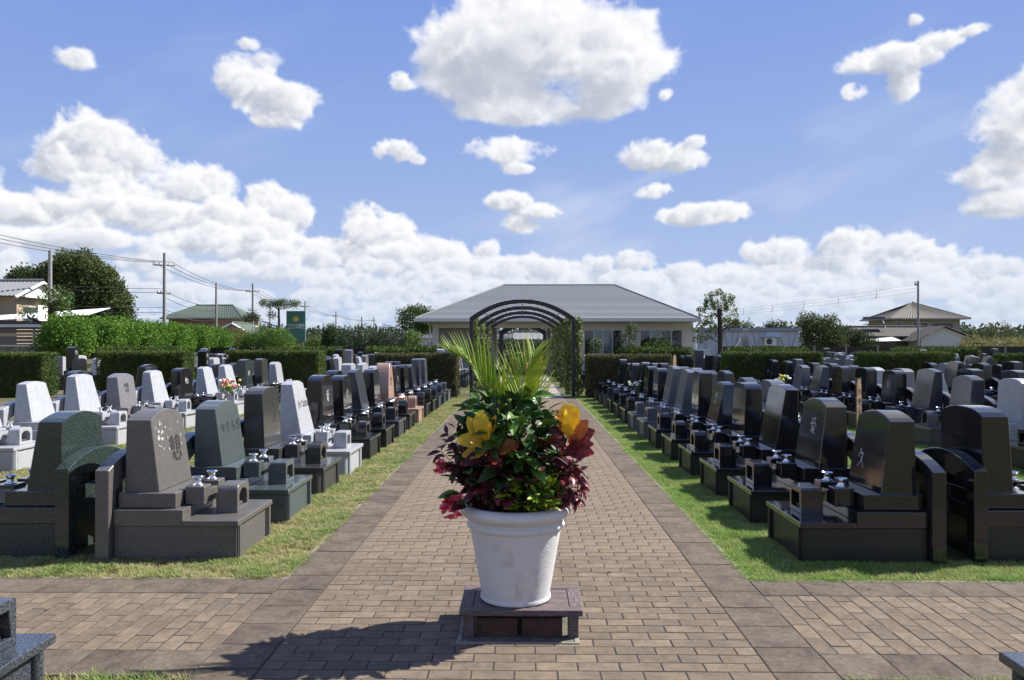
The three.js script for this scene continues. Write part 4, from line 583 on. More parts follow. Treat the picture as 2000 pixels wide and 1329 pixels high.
{
  const t = plant('begonia', 'begonia with two clusters of pink flowers on the left of the near pot'), r = rng(96);
  bushy(t, 46, 97, [-0.27, 0.13, 0.13, 0.11, 0.15, 0.11], [heart, ovateW], [green3, green, maroon], 0.085, { every: 6, lim: 0.34, fill: 40 });
  const petal = leafGeo(1, 0.85, { fold: -0.2, curl: -0.25, segs: 3, shape: 0.8 });
  for (const [x, y, z, n, s] of [[-0.375, 0.245, 0.14, 5, 0.034], [-0.345, 0.06, 0.17, 6, 0.036], [-0.30, 0.085, 0.24, 6, 0.036], [-0.33, 0.02, 0.22, 4, 0.030]]) for (let k = 0; k < n; k++) {
    const c = V(x + rr(-0.035, 0.035, r), y + rr(-0.03, 0.03, r), z + rr(-0.025, 0.025, r)), f = new THREE.Group(); f.name = 'flower'; f.position.copy(c); t.add(f);
    const ax = rdir(r).add(V(-0.3, -0.5, 0.9)).normalize(), u = ax.clone().cross(V(0, 1, 0.2)).normalize(), w = ax.clone().cross(u);
    for (let q = 0; q < 5; q++) { const a = q * 1.2566, d = u.clone().multiplyScalar(Math.cos(a)).add(w.clone().multiplyScalar(Math.sin(a))).add(ax.clone().multiplyScalar(0.55)), m = part('petal', petal, r() < 0.65 ? pinkM : pinkM2, f); m.quaternion.copy(aim(d, r() * 2)); m.scale.setScalar(s * rr(0.85, 1.15, r)); }
  }
}
// the second planter, farther up the path
{
  const Z = 20.6, x = -0.10;
  stand(x, Z, 'low wooden stand under the far white pot before the pergola'); pot(x, Z, 'far white flower pot standing before the pergola');
  const c = shrubThing.clone(); c.name = numbered('green_shrub'); c.position.set(x, TOP + 0.485, -Z); tag(c, 'green leafy shrub in the far white pot', 'plant', 'plants in the far white pot'); scene.add(c);
  const d = crotonA.clone(); d.name = numbered('croton'); d.position.set(x + 0.05, TOP + 0.50, -Z); tag(d, 'yellow and orange croton in the far white pot', 'plant', 'plants in the far white pot'); scene.add(d);
  const e = plant('red_flower_plant', 'red flowering plant trailing right from the far white pot', x, Z); e.userData.group = 'plants in the far white pot'; bushy(e, 60, 98, [0.26, 0.18, 0.1, 0.12, 0.2, 0.14], [heart], [pinkM2, crim, pinkM2], 0.075, { every: 5, up: -0.1, stem: stemRed });
  const fm = d.clone(); fm.name = numbered('croton'); fm.position.set(x + 0.30, TOP + 0.52, -Z - 0.1); fm.rotation.y = 2; tag(fm, 'orange tipped croton on the right of the far white pot', 'plant', 'plants in the far white pot'); scene.add(fm);
}
// flowers left at graves
function bouquet(x, y, z, label, cols, n = 16, s = 1) {
  const t = thing('bouquet', label, 'bouquet', x, y, z), r = rng(Math.round(x * 31 + 7)), stems = [], ball = new THREE.IcosahedronGeometry(0.032 * s, 1);
  for (let k = 0; k < n; k++) { const a = r() * 6.28, d = 0.14 * s * Math.sqrt(r()), p = [Math.cos(a) * d * 1.25, 0.16 * s + rr(0, 0.14, r) * s, Math.sin(a) * d]; stems.push(tube([[p[0] * 0.15, 0, p[2] * 0.15], [p[0] * 0.6, p[1] * 0.6, p[2] * 0.6], p], 0.003, 0.002, 4, 3)); const m = part('flower', ball, cols[Math.floor(r() * cols.length)], t, ...p); m.scale.set(rr(0.8, 1.3, r), rr(0.5, 0.8, r), rr(0.8, 1.3, r)); m.rotation.set(r(), r() * 6, r()); }
  part('stems', merge(stems), stemM, t);
  for (let k = 0; k < 26; k++) { const a = r() * 6.28, q = r(); leafMesh(t, ovate, [green, green2][k % 2], V(Math.cos(a) * 0.05 * s, 0.03 + 0.14 * q * s, Math.sin(a) * 0.05 * s), V(Math.cos(a), 0.7, Math.sin(a)), rr(-0.5, 0.5, r), 0.10 * s); }
}
const fl = { white: std([0.75, 0.74, 0.70], 0.8), yellow: std([0.72, 0.55, 0.05], 0.8), rose: std([0.62, 0.14, 0.16], 0.8), peach: std([0.75, 0.36, 0.26], 0.8), lime: std([0.50, 0.55, 0.10], 0.8) };
bouquet(-5.92, 0.50, -15.75, 'red, pink and white bouquet on the black grave in row three left', [fl.rose, fl.peach, fl.white, fl.yellow, fl.rose], 18, 1.1); bouquet(-5.92, 0.50, -16.05, 'yellow and white bouquet beside the red bouquet on the left', [fl.yellow, fl.white, fl.rose, fl.peach], 16, 1.1);
bouquet(5.95, 0.50, -18.1, 'yellow and white bouquet before the hedge on the right', [fl.lime, fl.white, fl.yellow], 12, 1.1); bouquet(2.42, 0.50, -16.8, 'white bouquet among the black graves along the path', [fl.white, fl.white, fl.lime], 12, 0.9);
// wooden memorial tablets and bamboo sticks
function tablet(x, Z, h, label, turn, text) {
  const w = 0.055, o = [[-w, 0], [w, 0], [w, h - 0.20]]; for (const q of [0.17, 0.14, 0.11, 0.08]) o.push([w - 0.012, h - q - 0.012], [w, h - q]); o.push([0.02, h], [0, h - 0.02], [-0.02, h]); for (const q of [0.08, 0.11, 0.14, 0.17]) o.push([-w, h - q], [-w + 0.012, h - q - 0.012]); o.push([-w, h - 0.20]);
  const t = thing('memorial_tablet', label, 'memorial tablet', x, 0, -Z, turn); part('board', extrude(poly(o), 0.014, 0, 0, 0, -0.007), std([0.56, 0.40, 0.23], 0.75, { map: tx.wood }), t); if (text) ink2(writing(text, 0.095, { down: true, gap: 1.15, w: 0.055 }), M.carveDark, t, 0, h - 0.37, 0.0082);
}
tablet(3.74, 8.75, 1.17, 'carved wooden memorial tablet with black writing behind the right hand graves', 0.75, '大地会合心'); tablet(3.02, 15.6, 1.34, 'short wooden memorial tablet standing between dark graves on the right', 0.8, '');
[[8.22, 22.3, 0.95], [8.36, 22.35, 1.0], [8.5, 22.3, 1.05]].forEach(([x, Z, h], k) => tag(part(numbered('bamboo_stick'), tube([[0, 0, 0], [0.01, h * 0.5, 0], [0.02 * (k - 1), h, 0]], 0.011, 0.009, 7), std([0.50, 0.44, 0.24], 0.6), scene, x, 0, -Z), `${['first', 'second', 'third'][k]} pale bamboo stick beside the second hedge on the right`, 'stick', 'bamboo sticks'));
// ------------------------------------------------------------------ the hall with its passage, and the pergola
{
  const b = thing('hall', 'low cream hall with grey hipped roof and a passage through the middle', 'building', 0, 0, -40);
  const wall = std([0.74, 0.71, 0.65], 0.85, { map: tx.plaster }), dark = std([0.10, 0.095, 0.09], 0.8), H = 2.62, back = -8, alu = std([0.52, 0.53, 0.54], 0.4, { metalness: 0.4 }), glass = phys([0.85, 0.9, 0.92], 0.02, { transmission: 1, thickness: 0, ior: 1.5 });
  // local z = 0 is the front face, building runs to z = -8; outer walls 0.2 thick
  const W = (x0, x1, y0, y1, z0 = -0.2, z1 = 0) => part('wall', span(x0, x1, y0, y1, z0, z1), wall, b);
  const openings = [[3.12, 5.02], [5.95, 8.06]], top = 2.28, foot = 0.25;
  W(1.42, 3.12, 0, H); W(5.02, 5.95, 0, H); W(8.06, 8.62, 0, H); for (const [a, c] of openings) { W(a, c, top, H); W(a, c, 0, foot); }
  W(8.42, 8.62, 0, H, back, -0.201); W(-4.6, 8.62, 0, H, back - 0.2, back - 0.001).visible = true;
  b.children[b.children.length - 1].removeFromParent();
  W(-4.6, -1.58, 0, H, back - 0.2, back - 0.001); W(1.42, 8.62, 0, H, back - 0.2, back - 0.001);
  W(-1.78, -1.58, 0, H, back, -1.7); W(1.42, 1.62, 0, H, back, -0.201); W(-4.6, -4.4, 0, H, back, -0.001 - 0.2);
  W(-4.6, -4.28, 0, H); W(-4.28, -1.9, 2.36, H); W(-4.4, -1.781, 0, H, -1.9, -1.7);                                   // porch on the left, set back
  W(-1.9, -1.6, 0, H, -0.3, 0); W(-1.6, 1.42, 2.36, H, -0.3, -0.001);
  part('side_board', span(-4.1, -3.75, 0.05, 1.7, -0.6, -0.55), std([0.55, 0.60, 0.68], 0.6), b);
  part('floor', span(1.63, 8.41, 0.02, 0.2, back, -0.21), std([0.25, 0.2, 0.15], 0.6), b); part('ceiling', span(-4.55, 8.55, H + 0.003, H + 0.06, back - 0.1, 0.9), std([0.50, 0.47, 0.42], 0.85), b);
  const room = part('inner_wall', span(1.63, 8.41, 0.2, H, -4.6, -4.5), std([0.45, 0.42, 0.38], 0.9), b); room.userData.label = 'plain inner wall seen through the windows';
  openings.forEach(([a, c], n) => {
    const w = part('window', merge([span(a, c, top - 0.05, top, -0.12, -0.05), span(a, c, foot, foot + 0.05, -0.12, -0.05)]), alu, b), q = (c - a) / 4;
    for (let k = 0; k <= 4; k++) part('mullion', span(a + k * q - 0.022, a + k * q + 0.022, foot + 0.05, top - 0.05, -0.115, -0.055), alu, w);
    for (let k = 0; k < 4; k++) part('pane', span(a + k * q + 0.023, a + (k + 1) * q - 0.023, foot + 0.051, top - 0.051, -0.09, -0.085), glass, w);
    for (let k = 1; k < 3; k++) { const f = [], x0 = a + k * q, s = []; for (let i = 0; i <= 16; i++) s.push([x0 + i * q / 16, -0.32 + 0.03 * Math.sin(i * 1.9 + n)]); for (let i = 0; i < 16; i++) f.push([[s[i][0], 0.3, s[i][1]], [s[i + 1][0], 0.3, s[i + 1][1]], [s[i + 1][0], top, s[i + 1][1]], [s[i][0], top, s[i][1]]]); part('curtain', tri(f), leafy([0.55, 0.56, 0.56], 0.3, 0.95), b); }
  });
  // hipped roof in overlapping courses
  const e = { x0: -5.35, x1: 8.75, z0: 1.0, z1: back - 1.0, y: 2.80 }, d = (e.z0 - e.z1) / 2, ry = 4.82, rl = e.x0 + 4.25, rrx = e.x1 - 3.65, zc = (e.z0 + e.z1) / 2, n = 30, faces = [];
  const at = (t) => ({ x0: lerp(e.x0, rl, t), x1: lerp(e.x1, rrx, t), z0: lerp(e.z0, zc, t), z1: lerp(e.z1, zc, t), y: lerp(e.y, ry, t) });
  for (let k = 0; k < n; k++) { const A = at(k / n), B = at((k + 1) / n), u = 0.035; const a = { ...A, y: A.y + u }; faces.push([[a.x0, a.y, a.z0], [a.x1, a.y, a.z0], [B.x1, B.y, B.z0], [B.x0, B.y, B.z0]], [[A.x0, A.y, A.z0], [A.x1, A.y, A.z0], [a.x1, a.y, a.z0], [a.x0, a.y, a.z0]], [[a.x1, a.y, a.z0], [a.x1, a.y, a.z1], [B.x1, B.y, B.z1], [B.x1, B.y, B.z0]], [[A.x1, A.y, A.z0], [A.x1, A.y, A.z1], [a.x1, a.y, a.z1], [a.x1, a.y, a.z0]], [[a.x0, a.y, a.z1], [a.x0, a.y, a.z0], [B.x0, B.y, B.z0], [B.x0, B.y, B.z1]], [[A.x0, A.y, A.z1], [A.x0, A.y, A.z0], [a.x0, a.y, a.z0], [a.x0, a.y, a.z1]], [[a.x1, a.y, a.z1], [a.x0, a.y, a.z1], [B.x0, B.y, B.z1], [B.x1, B.y, B.z1]]); }
  const roof = part('roof', tri(faces), std([0.40, 0.42, 0.43], 0.65, { map: tx.graniteFine }), b), rm = std([0.16, 0.17, 0.18], 0.6);
  part('ridge_cap', merge([tube([[rl, ry + 0.02, zc], [rrx, ry + 0.02, zc]], 0.05, 0.05, 6, 2), ...[[rl, e.x0, e.z0], [rrx, e.x1, e.z0]].map(([a, c, z]) => tube([[a, ry + 0.02, zc], [c, e.y + 0.03, z]], 0.045, 0.045, 6, 2))]), rm, roof);
  part('gutter', merge([span(e.x0 - 0.05, e.x1 + 0.05, 2.66, 2.80, e.z0 - 0.02, e.z0 + 0.10), span(e.x0 - 0.05, e.x0 + 0.02, 2.66, 2.79, e.z1, e.z0 - 0.021), span(e.x1 - 0.02, e.x1 + 0.05, 2.66, 2.79, e.z1, e.z0 - 0.021)]), std([0.55, 0.56, 0.55], 0.5), roof);
  part('soffit', span(e.x0 + 0.02, e.x1 - 0.02, 2.665, 2.70, e.z1 + 0.02, e.z0 - 0.022), std([0.45, 0.43, 0.39], 0.85), roof);
  for (const x of [-4.72, 8.74]) part('downpipe', tube([[x, 2.66, 0.98], [x, 2.5, 0.5], [x, 2.35, 0.08], [x, 0, 0.08]], 0.04, 0.04, 8, 14), M.white, b);
}
function archFrame(Z, label, x = 0) {
  const t = thing('garden_arch', label, 'garden arch', x, 0, -Z, 0, 'arches of the pergola'), w = 1.5, s = 0.075;
  for (const q of [-1, 1]) part('post', rb(0.10, 2.33, 0.10, q * w, 0, 0, 0.008), M.iron, t);
  const bow = (r0, c) => { const p = []; for (let k = 0; k <= 24; k++) { const u = -1 + k / 12; p.push([u * (w + c), 2.33 + (0.53 + (r0)) * (1 - Math.pow(Math.abs(u), 2.1))]); } return p; };
  const o = bow(0, 0.05), i = bow(-0.005, -0.05).reverse().map(([x2, y]) => [x2, y - 0.11]); part('bow', extrude(poly([...o, ...i]), 0.09, 0.004, 0, 0, -0.045), M.iron, t); return t;
}
[['nearest dark steel arch of the pergola', 23.2], ['second dark steel arch of the pergola from the front', 27.4], ['third dark steel arch of the pergola from the front', 31.7], ['fourth dark steel arch of the pergola before the hall', 36.3], ['first dark arch beyond the hall passage', 51], ['second dark arch beyond the hall passage', 54.5], ['third dark arch beyond the hall passage', 58]].forEach(([l, Z]) => archFrame(Z, l));
[-1.1, 0, 1.1].forEach((x, k) => tag(part(numbered('purlin'), tube([[x, 0, 0], [x, 0, -13.1]], 0.012, 0.012, 6, 2), M.iron, scene, 0, 2.33 + 0.53 * (1 - Math.pow(Math.abs(x) / 1.5, 2.1)) - 0.13, -23.2), `${['left', 'middle', 'right'][k]} steel rail running under the pergola arches`, 'rail', 'pergola rails'));
const ivyLeaf = sprig(5, 8, 0.085, 0.085, 0.8);
function ivy(x, Z, w, h0, h1, n, label, seed) {
  const t = thing('ivy', label, 'climbing plant', x, 0, -Z, 0, 'ivy on the pergola'), r = rng(seed), L = [], C = [], st = [];
  for (let k = 0; k < 4; k++) st.push(tube([[rr(-w, w, r) * 0.4, 0, rr(-0.1, 0.1, r)], [rr(-w, w, r) * 0.5, h1 * 0.5, rr(-0.1, 0.1, r)], [rr(-w, w, r) * 0.4, h1 * 0.95, rr(-0.1, 0.1, r)]], 0.014, 0.006, 5, 6));
  part('stems', merge(st), M.bark, t);
  for (let i = 0; i < n; i++) { const y = rr(h0, h1, r), k = 0.65 + 0.6 * fbm(y * 2.3 + seed, 1, 3), x2 = (r() + r() - 1) * w * k * 1.3, z2 = (r() + r() - 1) * w * 1.2; if (fbm(x2 * 5 + seed, y * 3, 2) < -0.18) continue; L.push(new THREE.Matrix4().compose(V(x2, y, z2), new THREE.Quaternion().setFromEuler(new THREE.Euler(r() * 6, r() * 6, r() * 6)), V(1, 1, 1).multiplyScalar(rr(0.6, 1.2, r)))); C.push(tint([0.22, 0.27, 0.10], r, 0.4)); }
  instances('foliage', ivyLeaf, foliageM, L, t, C);
}
ivy(1.44, 24.1, 0.13, 0.0, 2.35, 420, 'dense ivy behind the nearest right post of the pergola', 1); ivy(1.64, 23.35, 0.10, 0.05, 2.3, 240, 'ivy outside the nearest right post of the pergola', 2); ivy(1.46, 28.0, 0.13, 0.0, 2.4, 380, 'dense ivy behind the second right post of the pergola', 3); ivy(1.46, 32.3, 0.14, 0.0, 2.4, 340, 'dense ivy behind the third right post of the pergola', 4); ivy(1.46, 36.9, 0.15, 0.0, 2.4, 300, 'ivy behind the fourth right post of the pergola', 5);
ivy(-1.44, 24.2, 0.09, 0.0, 2.3, 220, 'thin ivy behind the nearest left post of the pergola', 6); ivy(-1.46, 28.2, 0.10, 0.0, 2.3, 200, 'thin ivy behind the second left post of the pergola', 7); ivy(-1.46, 32.6, 0.11, 0.0, 2.3, 200, 'thin ivy behind the third left post of the pergola', 8);
// shrubs at the hall
const shr = sprig(8, 8, 0.10, 0.10), bushLeaf = sprig(9, 12, 0.17, 0.28), treeLeaf = sprig(10, 14, 0.34, 0.6), smallLeaf = sprig(12, 7, 0.14, 0.15);
tree('round_shrub', 'round bright shrub under the hall windows', 'shrub', 6.55, 38.6, [0.6, 0.05, 0.04], [], [[0, 1.15, 0, 0.78, 0.62, 0.6]], 700, shr, [0.10, 0.16, 0.035], 41);
tree('young_tree', 'thin young tree before the hall windows', 'tree', 5.05, 37.6, [2.2, 0.03, 0.015], [[[[0, 1.2, 0], [0.2, 1.6, 0], [0.32, 2.0, 0]], 0.012, 0.006]], [[0, 1.7, 0, 0.36, 0.75, 0.34], [0.15, 2.2, 0, 0.28, 0.3, 0.25]], 260, shr, [0.13, 0.17, 0.08], 42, { gap: -0.02 });
tree('young_tree', 'small young tree by the left hall window', 'tree', 3.45, 37.8, [1.3, 0.025, 0.012], [], [[0, 1.35, 0, 0.3, 0.45, 0.3]], 160, shr, [0.12, 0.17, 0.08], 43, { gap: -0.02 });
tree('young_tree', 'light green sapling at the left corner of the hall', 'tree', -5.3, 38, [1.6, 0.03, 0.015], [], [[0, 1.5, 0, 0.5, 0.75, 0.45], [-0.3, 1.0, 0, 0.4, 0.5, 0.4]], 420, shr, [0.15, 0.23, 0.05], 44, { gap: -0.05 });
{ // pollarded tree right of the hall
  const L = [[[[0, 2.05, 0], [0.25, 2.25, 0], [0.55, 2.5, 0.05], [0.9, 2.55, 0.1]], 0.05, 0.02], [[[0, 2.7, 0], [-0.14, 2.85, 0.02], [-0.24, 2.95, 0]], 0.06, 0.035], [[[0, 2.9, 0], [0.10, 3.05, 0], [0.13, 3.1, 0]], 0.05, 0.03], [[[0, 1.6, 0], [-0.3, 1.75, 0.1], [-0.7, 1.8, 0.1]], 0.02, 0.01]];
  for (let k = 0; k < 13; k++) { const a = -1.25 + k * 0.2; L.push([[[0, 3.05, 0], [Math.sin(a) * 0.35, 3.05 + Math.cos(a) * 0.4, 0.1 * Math.sin(k * 5)], [Math.sin(a) * 0.62, 3.05 + Math.cos(a) * 0.85, 0.2 * Math.sin(k * 7)]], 0.012, 0.005]); }
  tree('pollarded_tree', 'pollarded tree with sprouting knuckles right of the hall', 'tree', 8.95, 36, [3.15, 0.14, 0.10], L, [[0, 3.55, 0, 0.62, 0.45, 0.5], [-0.55, 3.0, 0, 0.42, 0.6, 0.45], [0.5, 2.9, 0, 0.42, 0.5, 0.4], [-0.6, 2.2, 0, 0.6, 0.42, 0.4], [0.4, 2.5, 0, 0.4, 0.25, 0.4], [1.15, 2.5, 0, 0.42, 0.16, 0.3], [-0.8, 1.75, 0.1, 0.42, 0.22, 0.3]], 620, shr, [0.15, 0.19, 0.06], 45, { gap: -0.02 });
}
{ const t = thing('louvre_screen', 'small white louvred screen at the right end of the hall', 'screen', 8.35, 0, -37.4); for (const s of [-1, 1]) part('post', span(s * 0.45 - 0.03, s * 0.45 + 0.03, 0, 1.36, -0.03, 0.03), M.white, t); for (let k = 0; k < 9; k++) part('slat', rb(0.83, 0.085, 0.02, 0, 0, 0, 0.003), M.white, t, 0, 0.28 + k * 0.115, 0); }
// ------------------------------------------------------------------ fences and walls round the cemetery
const fenceM = std([0.055, 0.045, 0.038], 0.85, { map: tx.wood });
function fence(x0, Za, x1, Zb, h, n, label) { const L = Math.hypot(x1 - x0, Zb - Za), t = thing('panel_fence', label, 'fence', x0, 0, -Za, Math.atan2(Zb - Za, x1 - x0), 'dark panel fences'), w = L / n; for (let k = 0; k < n; k++) part('panel', span(k * w + 0.06, (k + 1) * w - 0.06, 0.05, h, -0.03, 0.03), fenceM, t); for (let k = 0; k <= n; k++) part('post', span(k * w - 0.055, k * w + 0.055, 0, h + 0.03, -0.05, 0.05), M.concrete, t); }
fence(12.9, 52, 46, 52, 1.38, 16, 'long dark brown panel fence behind the graves on the right'); fence(-44, 78, -27, 78, 1.2, 8, 'dark panel fence beneath the pink gabled house');
fence(-27, 74, -9.5, 74, 1.15, 8, 'dark panel fence behind the green shrubs left of the hall');
{
  const t = thing('stone_wall', 'pale random stone wall below the tiled house on the left', 'wall', -42, 0, -52), r = rng(55), sm = [[0.42, 0.38, 0.31], [0.36, 0.33, 0.27], [0.48, 0.44, 0.37], [0.33, 0.31, 0.26]].map((c) => std(c, 0.9, { map: tx.slab }));
  part('wall_core', span(0, 11, 0, 1.36, -0.12, 0.10), std([0.12, 0.11, 0.09], 1), t); part('coping', span(-0.02, 11.02, 1.365, 1.46, -0.16, 0.17, 0.01), std([0.46, 0.44, 0.40], 0.9), t);
  let n = 0; for (let y = 0.9; y < 1.33;) { const h = y < 1.0 ? 0.24 : 0.2; for (let x = 0.05; x < 10.7;) { const w = rr(0.2, 0.46, r), two = r() < 0.4; if (n < 290) { if (two) { part('stone', span(x, x + w - 0.02, y, y + h / 2 - 0.01, 0.101, 0.13, 0.008), sm[n++ % 4], t); part('stone', span(x, x + w - 0.02, y + h / 2, y + h - 0.015, 0.101, 0.13, 0.008), sm[n++ % 4], t); } else part('stone', span(x, x + w - 0.02, y, y + h - 0.015, 0.101, 0.13, 0.008), sm[n++ % 4], t); } x += w; } y += h; }
}
// ------------------------------------------------------------------ houses
const glassDark = phys([0.03, 0.035, 0.04], 0.06, { specularIntensity: 1 }), alu2 = std([0.55, 0.55, 0.55], 0.5);
function windowPart(b, x, y, w, h, z, face = 'z') { const f = part('window', face === 'z' ? merge([span(x - 0.06, x + w + 0.06, y - 0.06, y, z, z + 0.05), span(x - 0.06, x + w + 0.06, y + h, y + h + 0.06, z, z + 0.05), span(x - 0.06, x, y, y + h, z, z + 0.05), span(x + w, x + w + 0.06, y, y + h, z, z + 0.05), span(x + w / 2 - 0.03, x + w / 2 + 0.03, y, y + h, z + 0.012, z + 0.052)]) : span(z, z + 0.04, y, y + h, x, x + w), alu2, b); if (face === 'z') part('pane', span(x, x + w, y, y + h, z + 0.002, z + 0.01), glassDark, f); return f; }
function tiledSlope(A, B, C, D, rows, lift = 0.05) {          // tile ribs between eave A-B and ridge D-C
  const f = [], a = V(...A), b = V(...B), c = V(...C), d = V(...D), nrm = b.clone().sub(a).cross(d.clone().sub(a)).normalize();
  for (let k = 0; k < rows; k++) { const P = (t, u) => a.clone().lerp(b, t).lerp(d.clone().lerp(c, t), u); for (const [t0, t1, h0, h1] of [[k / rows, (k + 0.55) / rows, 0, 1], [(k + 0.55) / rows, (k + 1) / rows, 1, 0]]) { const q = [[t0, 0, h0], [t1, 0, h1], [t1, 1, h1], [t0, 1, h0]].map(([t, u, h]) => P(t, u).add(nrm.clone().multiplyScalar(h * lift)).toArray()); f.push(q); } }
  return tri(f);
}
function hipRoof(x0, x1, z0, z1, y, ry, inset, rows, mat, b, thick = 0.14) {
  const zc = (z0 + z1) / 2, a = [x0, y, z1], c = [x1, y, z1], d = [x1, y, z0], e = [x0, y, z0], p = [x0 + inset, ry, zc], q = [x1 - inset, ry, zc];
  const roof = part('roof', merge([tiledSlope(a, c, q, p, rows), tiledSlope(d, e, p, q, rows), tiledSlope(c, d, q, q, Math.round(rows * 0.6)), tiledSlope(e, a, p, p, Math.round(rows * 0.6))]), mat, b);
  part('eaves', span(x0, x1, y - thick, y - 0.005, z0, z1), std([0.35, 0.33, 0.3], 0.8), roof); const rt = [tube([p, q].map((v) => [v[0], v[1] + 0.06, v[2]]), 0.12, 0.12, 6, 2), tube([p, a], 0.1, 0.1, 6, 2), tube([q, c], 0.1, 0.1, 6, 2)]; if (Math.abs(p[0] - q[0]) < 0.05) rt.shift(); part('ridge_tiles', merge(rt), mat, roof); return roof;
}
function gableRoof(x0, x1, z0, z1, y, ry, rows, mat, b, endMat) {    // ridge runs along x
  const zc = (z0 + z1) / 2, roof = part('roof', merge([tiledSlope([x0, y, z1], [x1, y, z1], [x1, ry, zc], [x0, ry, zc], rows), tiledSlope([x1, y, z0], [x0, y, z0], [x0, ry, zc], [x1, ry, zc], rows)]), mat, b);
  part('ridge_tiles', tube([[x0, ry + 0.08, zc], [x1, ry + 0.08, zc]], 0.14, 0.14, 6, 2), mat, roof);
  part('gable', tri([[[x1 - 0.35, y, z1 - 0.4], [x1 - 0.35, y, z0 + 0.4], [x1 - 0.35, ry - 0.12, zc]], [[x0 + 0.35, y, z0 + 0.4], [x0 + 0.35, y, z1 - 0.4], [x0 + 0.35, ry - 0.12, zc]]]), endMat, roof);
  part('bargeboard', merge([tube([[x1 - 0.02, y - 0.12, z1], [x1 - 0.02, ry - 0.1, zc]], 0.13, 0.13, 4, 2), tube([[x1 - 0.02, y - 0.12, z0], [x1 - 0.02, ry - 0.1, zc]], 0.13, 0.13, 4, 2)]), M.white, roof); return roof;
}
const tileGrey = std([0.20, 0.205, 0.20], 0.6), tileGreen = std([0.060, 0.085, 0.062], 0.65), tileBrown = std([0.060, 0.050, 0.042], 0.75);
{ // two-storey house with a white carport roof, far left
  const b = thing('tiled_house', 'beige two storey house with grey tiled roof and white gable', 'house', -40.6, 0, -62), wl = std([0.42, 0.33, 0.25], 0.85, { map: tx.plaster }), br = std([0.14, 0.10, 0.08], 0.85);
  part('wall', span(-9, 0.2, 0, 5.3, -5, 0), wl, b); part('dark_wall', span(-9, -1.6, 0, 5.3, 0.003, 0.3), br, b);
  gableRoof(-10, 1.1, -5.9, 1.3, 5.3, 6.7, 34, tileGrey, b, M.white); windowPart(b, -2.55, 3.35, 0.55, 1.4, 0.302);
  const sideWin = part('window', span(0.203, 0.25, 3.3, 4.6, -2.6, -1.0), alu2, b); part('pane', span(0.2505, 0.256, 3.36, 4.54, -2.54, -1.06), glassDark, sideWin); part('shutter_box', span(0.203, 0.42, 3.25, 4.75, -4.6, -2.62), M.white, b);
}
{ const b = thing('carport', 'white corrugated roof shed in front of the tiled house', 'shed', -34.2, 0.85, -57), wr = std([0.70, 0.71, 0.72], 0.45, { map: tx.plaster });
  part('roof', merge([tiledSlope([-8.2, 2.15, 1.2], [3.1, 2.75, 1.2], [2.4, 3.45, -3.2], [-8.2, 2.75, -3.2], 60, 0.04), span(-8.2, 3.05, 1.9, 2.1, -3.2, 1.1)]), wr, b); part('gable_wall', span(-8, 2.3, 1.75, 2.35, 0.75, 0.95), std([0.09, 0.08, 0.075], 0.8), b);
  const rail = std([0.16, 0.14, 0.12], 0.8); for (const x of [-7.8, -4.4, -1, 2.2]) part('post', span(x - 0.06, x + 0.06, -0.85, 1.9, 0.8, 0.92), std([0.4, 0.4, 0.4], 0.6), b); for (let k = 0; k < 6; k++) part('slat', span(-7.9, 2.2, 0.25 + k * 0.25, 0.46 + k * 0.25, 0.72, 0.77), k === 4 ? std([0.45, 0.36, 0.2], 0.7) : rail, b); }
{ const b = thing('green_roof_house', 'brown house with green tiled hipped roof behind the leafy tree row', 'house', -51.8, 0, -127), wl = std([0.30, 0.20, 0.15], 0.85); part('wall', span(-5.8, 5.8, 0, 5.6, -9, 0), wl, b); part('light_wall', span(1.5, 5.83, 0, 5.6, -8.9, 0.03), std([0.42, 0.28, 0.21], 0.85), b); hipRoof(-6.8, 6.6, -10, 1, 5.7, 8.0, 3.6, 26, tileGreen, b); windowPart(b, -2.6, 3.0, 0.9, 1.1, 0.005); windowPart(b, -0.4, 3.0, 2.1, 1.1, 0.005); }
{ const b = thing('pink_house', 'small pink gabled house beside the green roofed house', 'house', -41.2, 0, -113, -Math.PI / 2), wl = std([0.52, 0.32, 0.24], 0.85, { map: tx.plaster }); part('wall', span(-5, 2, 0, 2.9, -2.5, 2.5), wl, b); part('gable_wall', tri([[[2.01, 2.85, -2.5], [2.01, 4.3, 0], [2.01, 2.85, 2.5]], [[2.01, 2.85, 2.5], [2.01, 4.3, 0], [2.01, 2.85, -2.5]]]), wl, b); gableRoof(-5.6, 2.5, -3.2, 3.2, 2.75, 4.55, 20, tileGreen, b, wl); for (const z of [-1.3, 0.9]) { const w = part('window', span(2.015, 2.06, 1.1, 2.0, z - 0.45, z + 0.45), alu2, b); part('pane', span(2.061, 2.066, 1.16, 1.94, z - 0.4, z + 0.4), glassDark, w); } part('annex', span(0.5, 3.2, 0, 2.1, 2.55, 5.4), std([0.6, 0.58, 0.52], 0.8), b); }
{ const b = thing('hip_roof_house', 'grey two storey house with brown pyramid roof on the right', 'house', 56.4, 0, -111), wl = std([0.36, 0.33, 0.29], 0.85, { map: tx.plaster }); part('wall', span(-4.6, 4.6, 0, 5.1, -8, 0), wl, b); hipRoof(-5.6, 5.6, -9, 1, 5.1, 7.55, 5.55, 26, tileBrown, b); windowPart(b, -1.9, 3.3, 2.0, 1.2, 0.005); const gl = part('window', span(0.9, 3.6, 3.0, 4.4, 0.005, 0.05), glassDark, b); part('frame', span(0.8, 3.7, 2.9, 3.0, 0.005, 0.08), alu2, gl); windowPart(b, -4.2, 3.4, 0.6, 1.1, 0.005); }
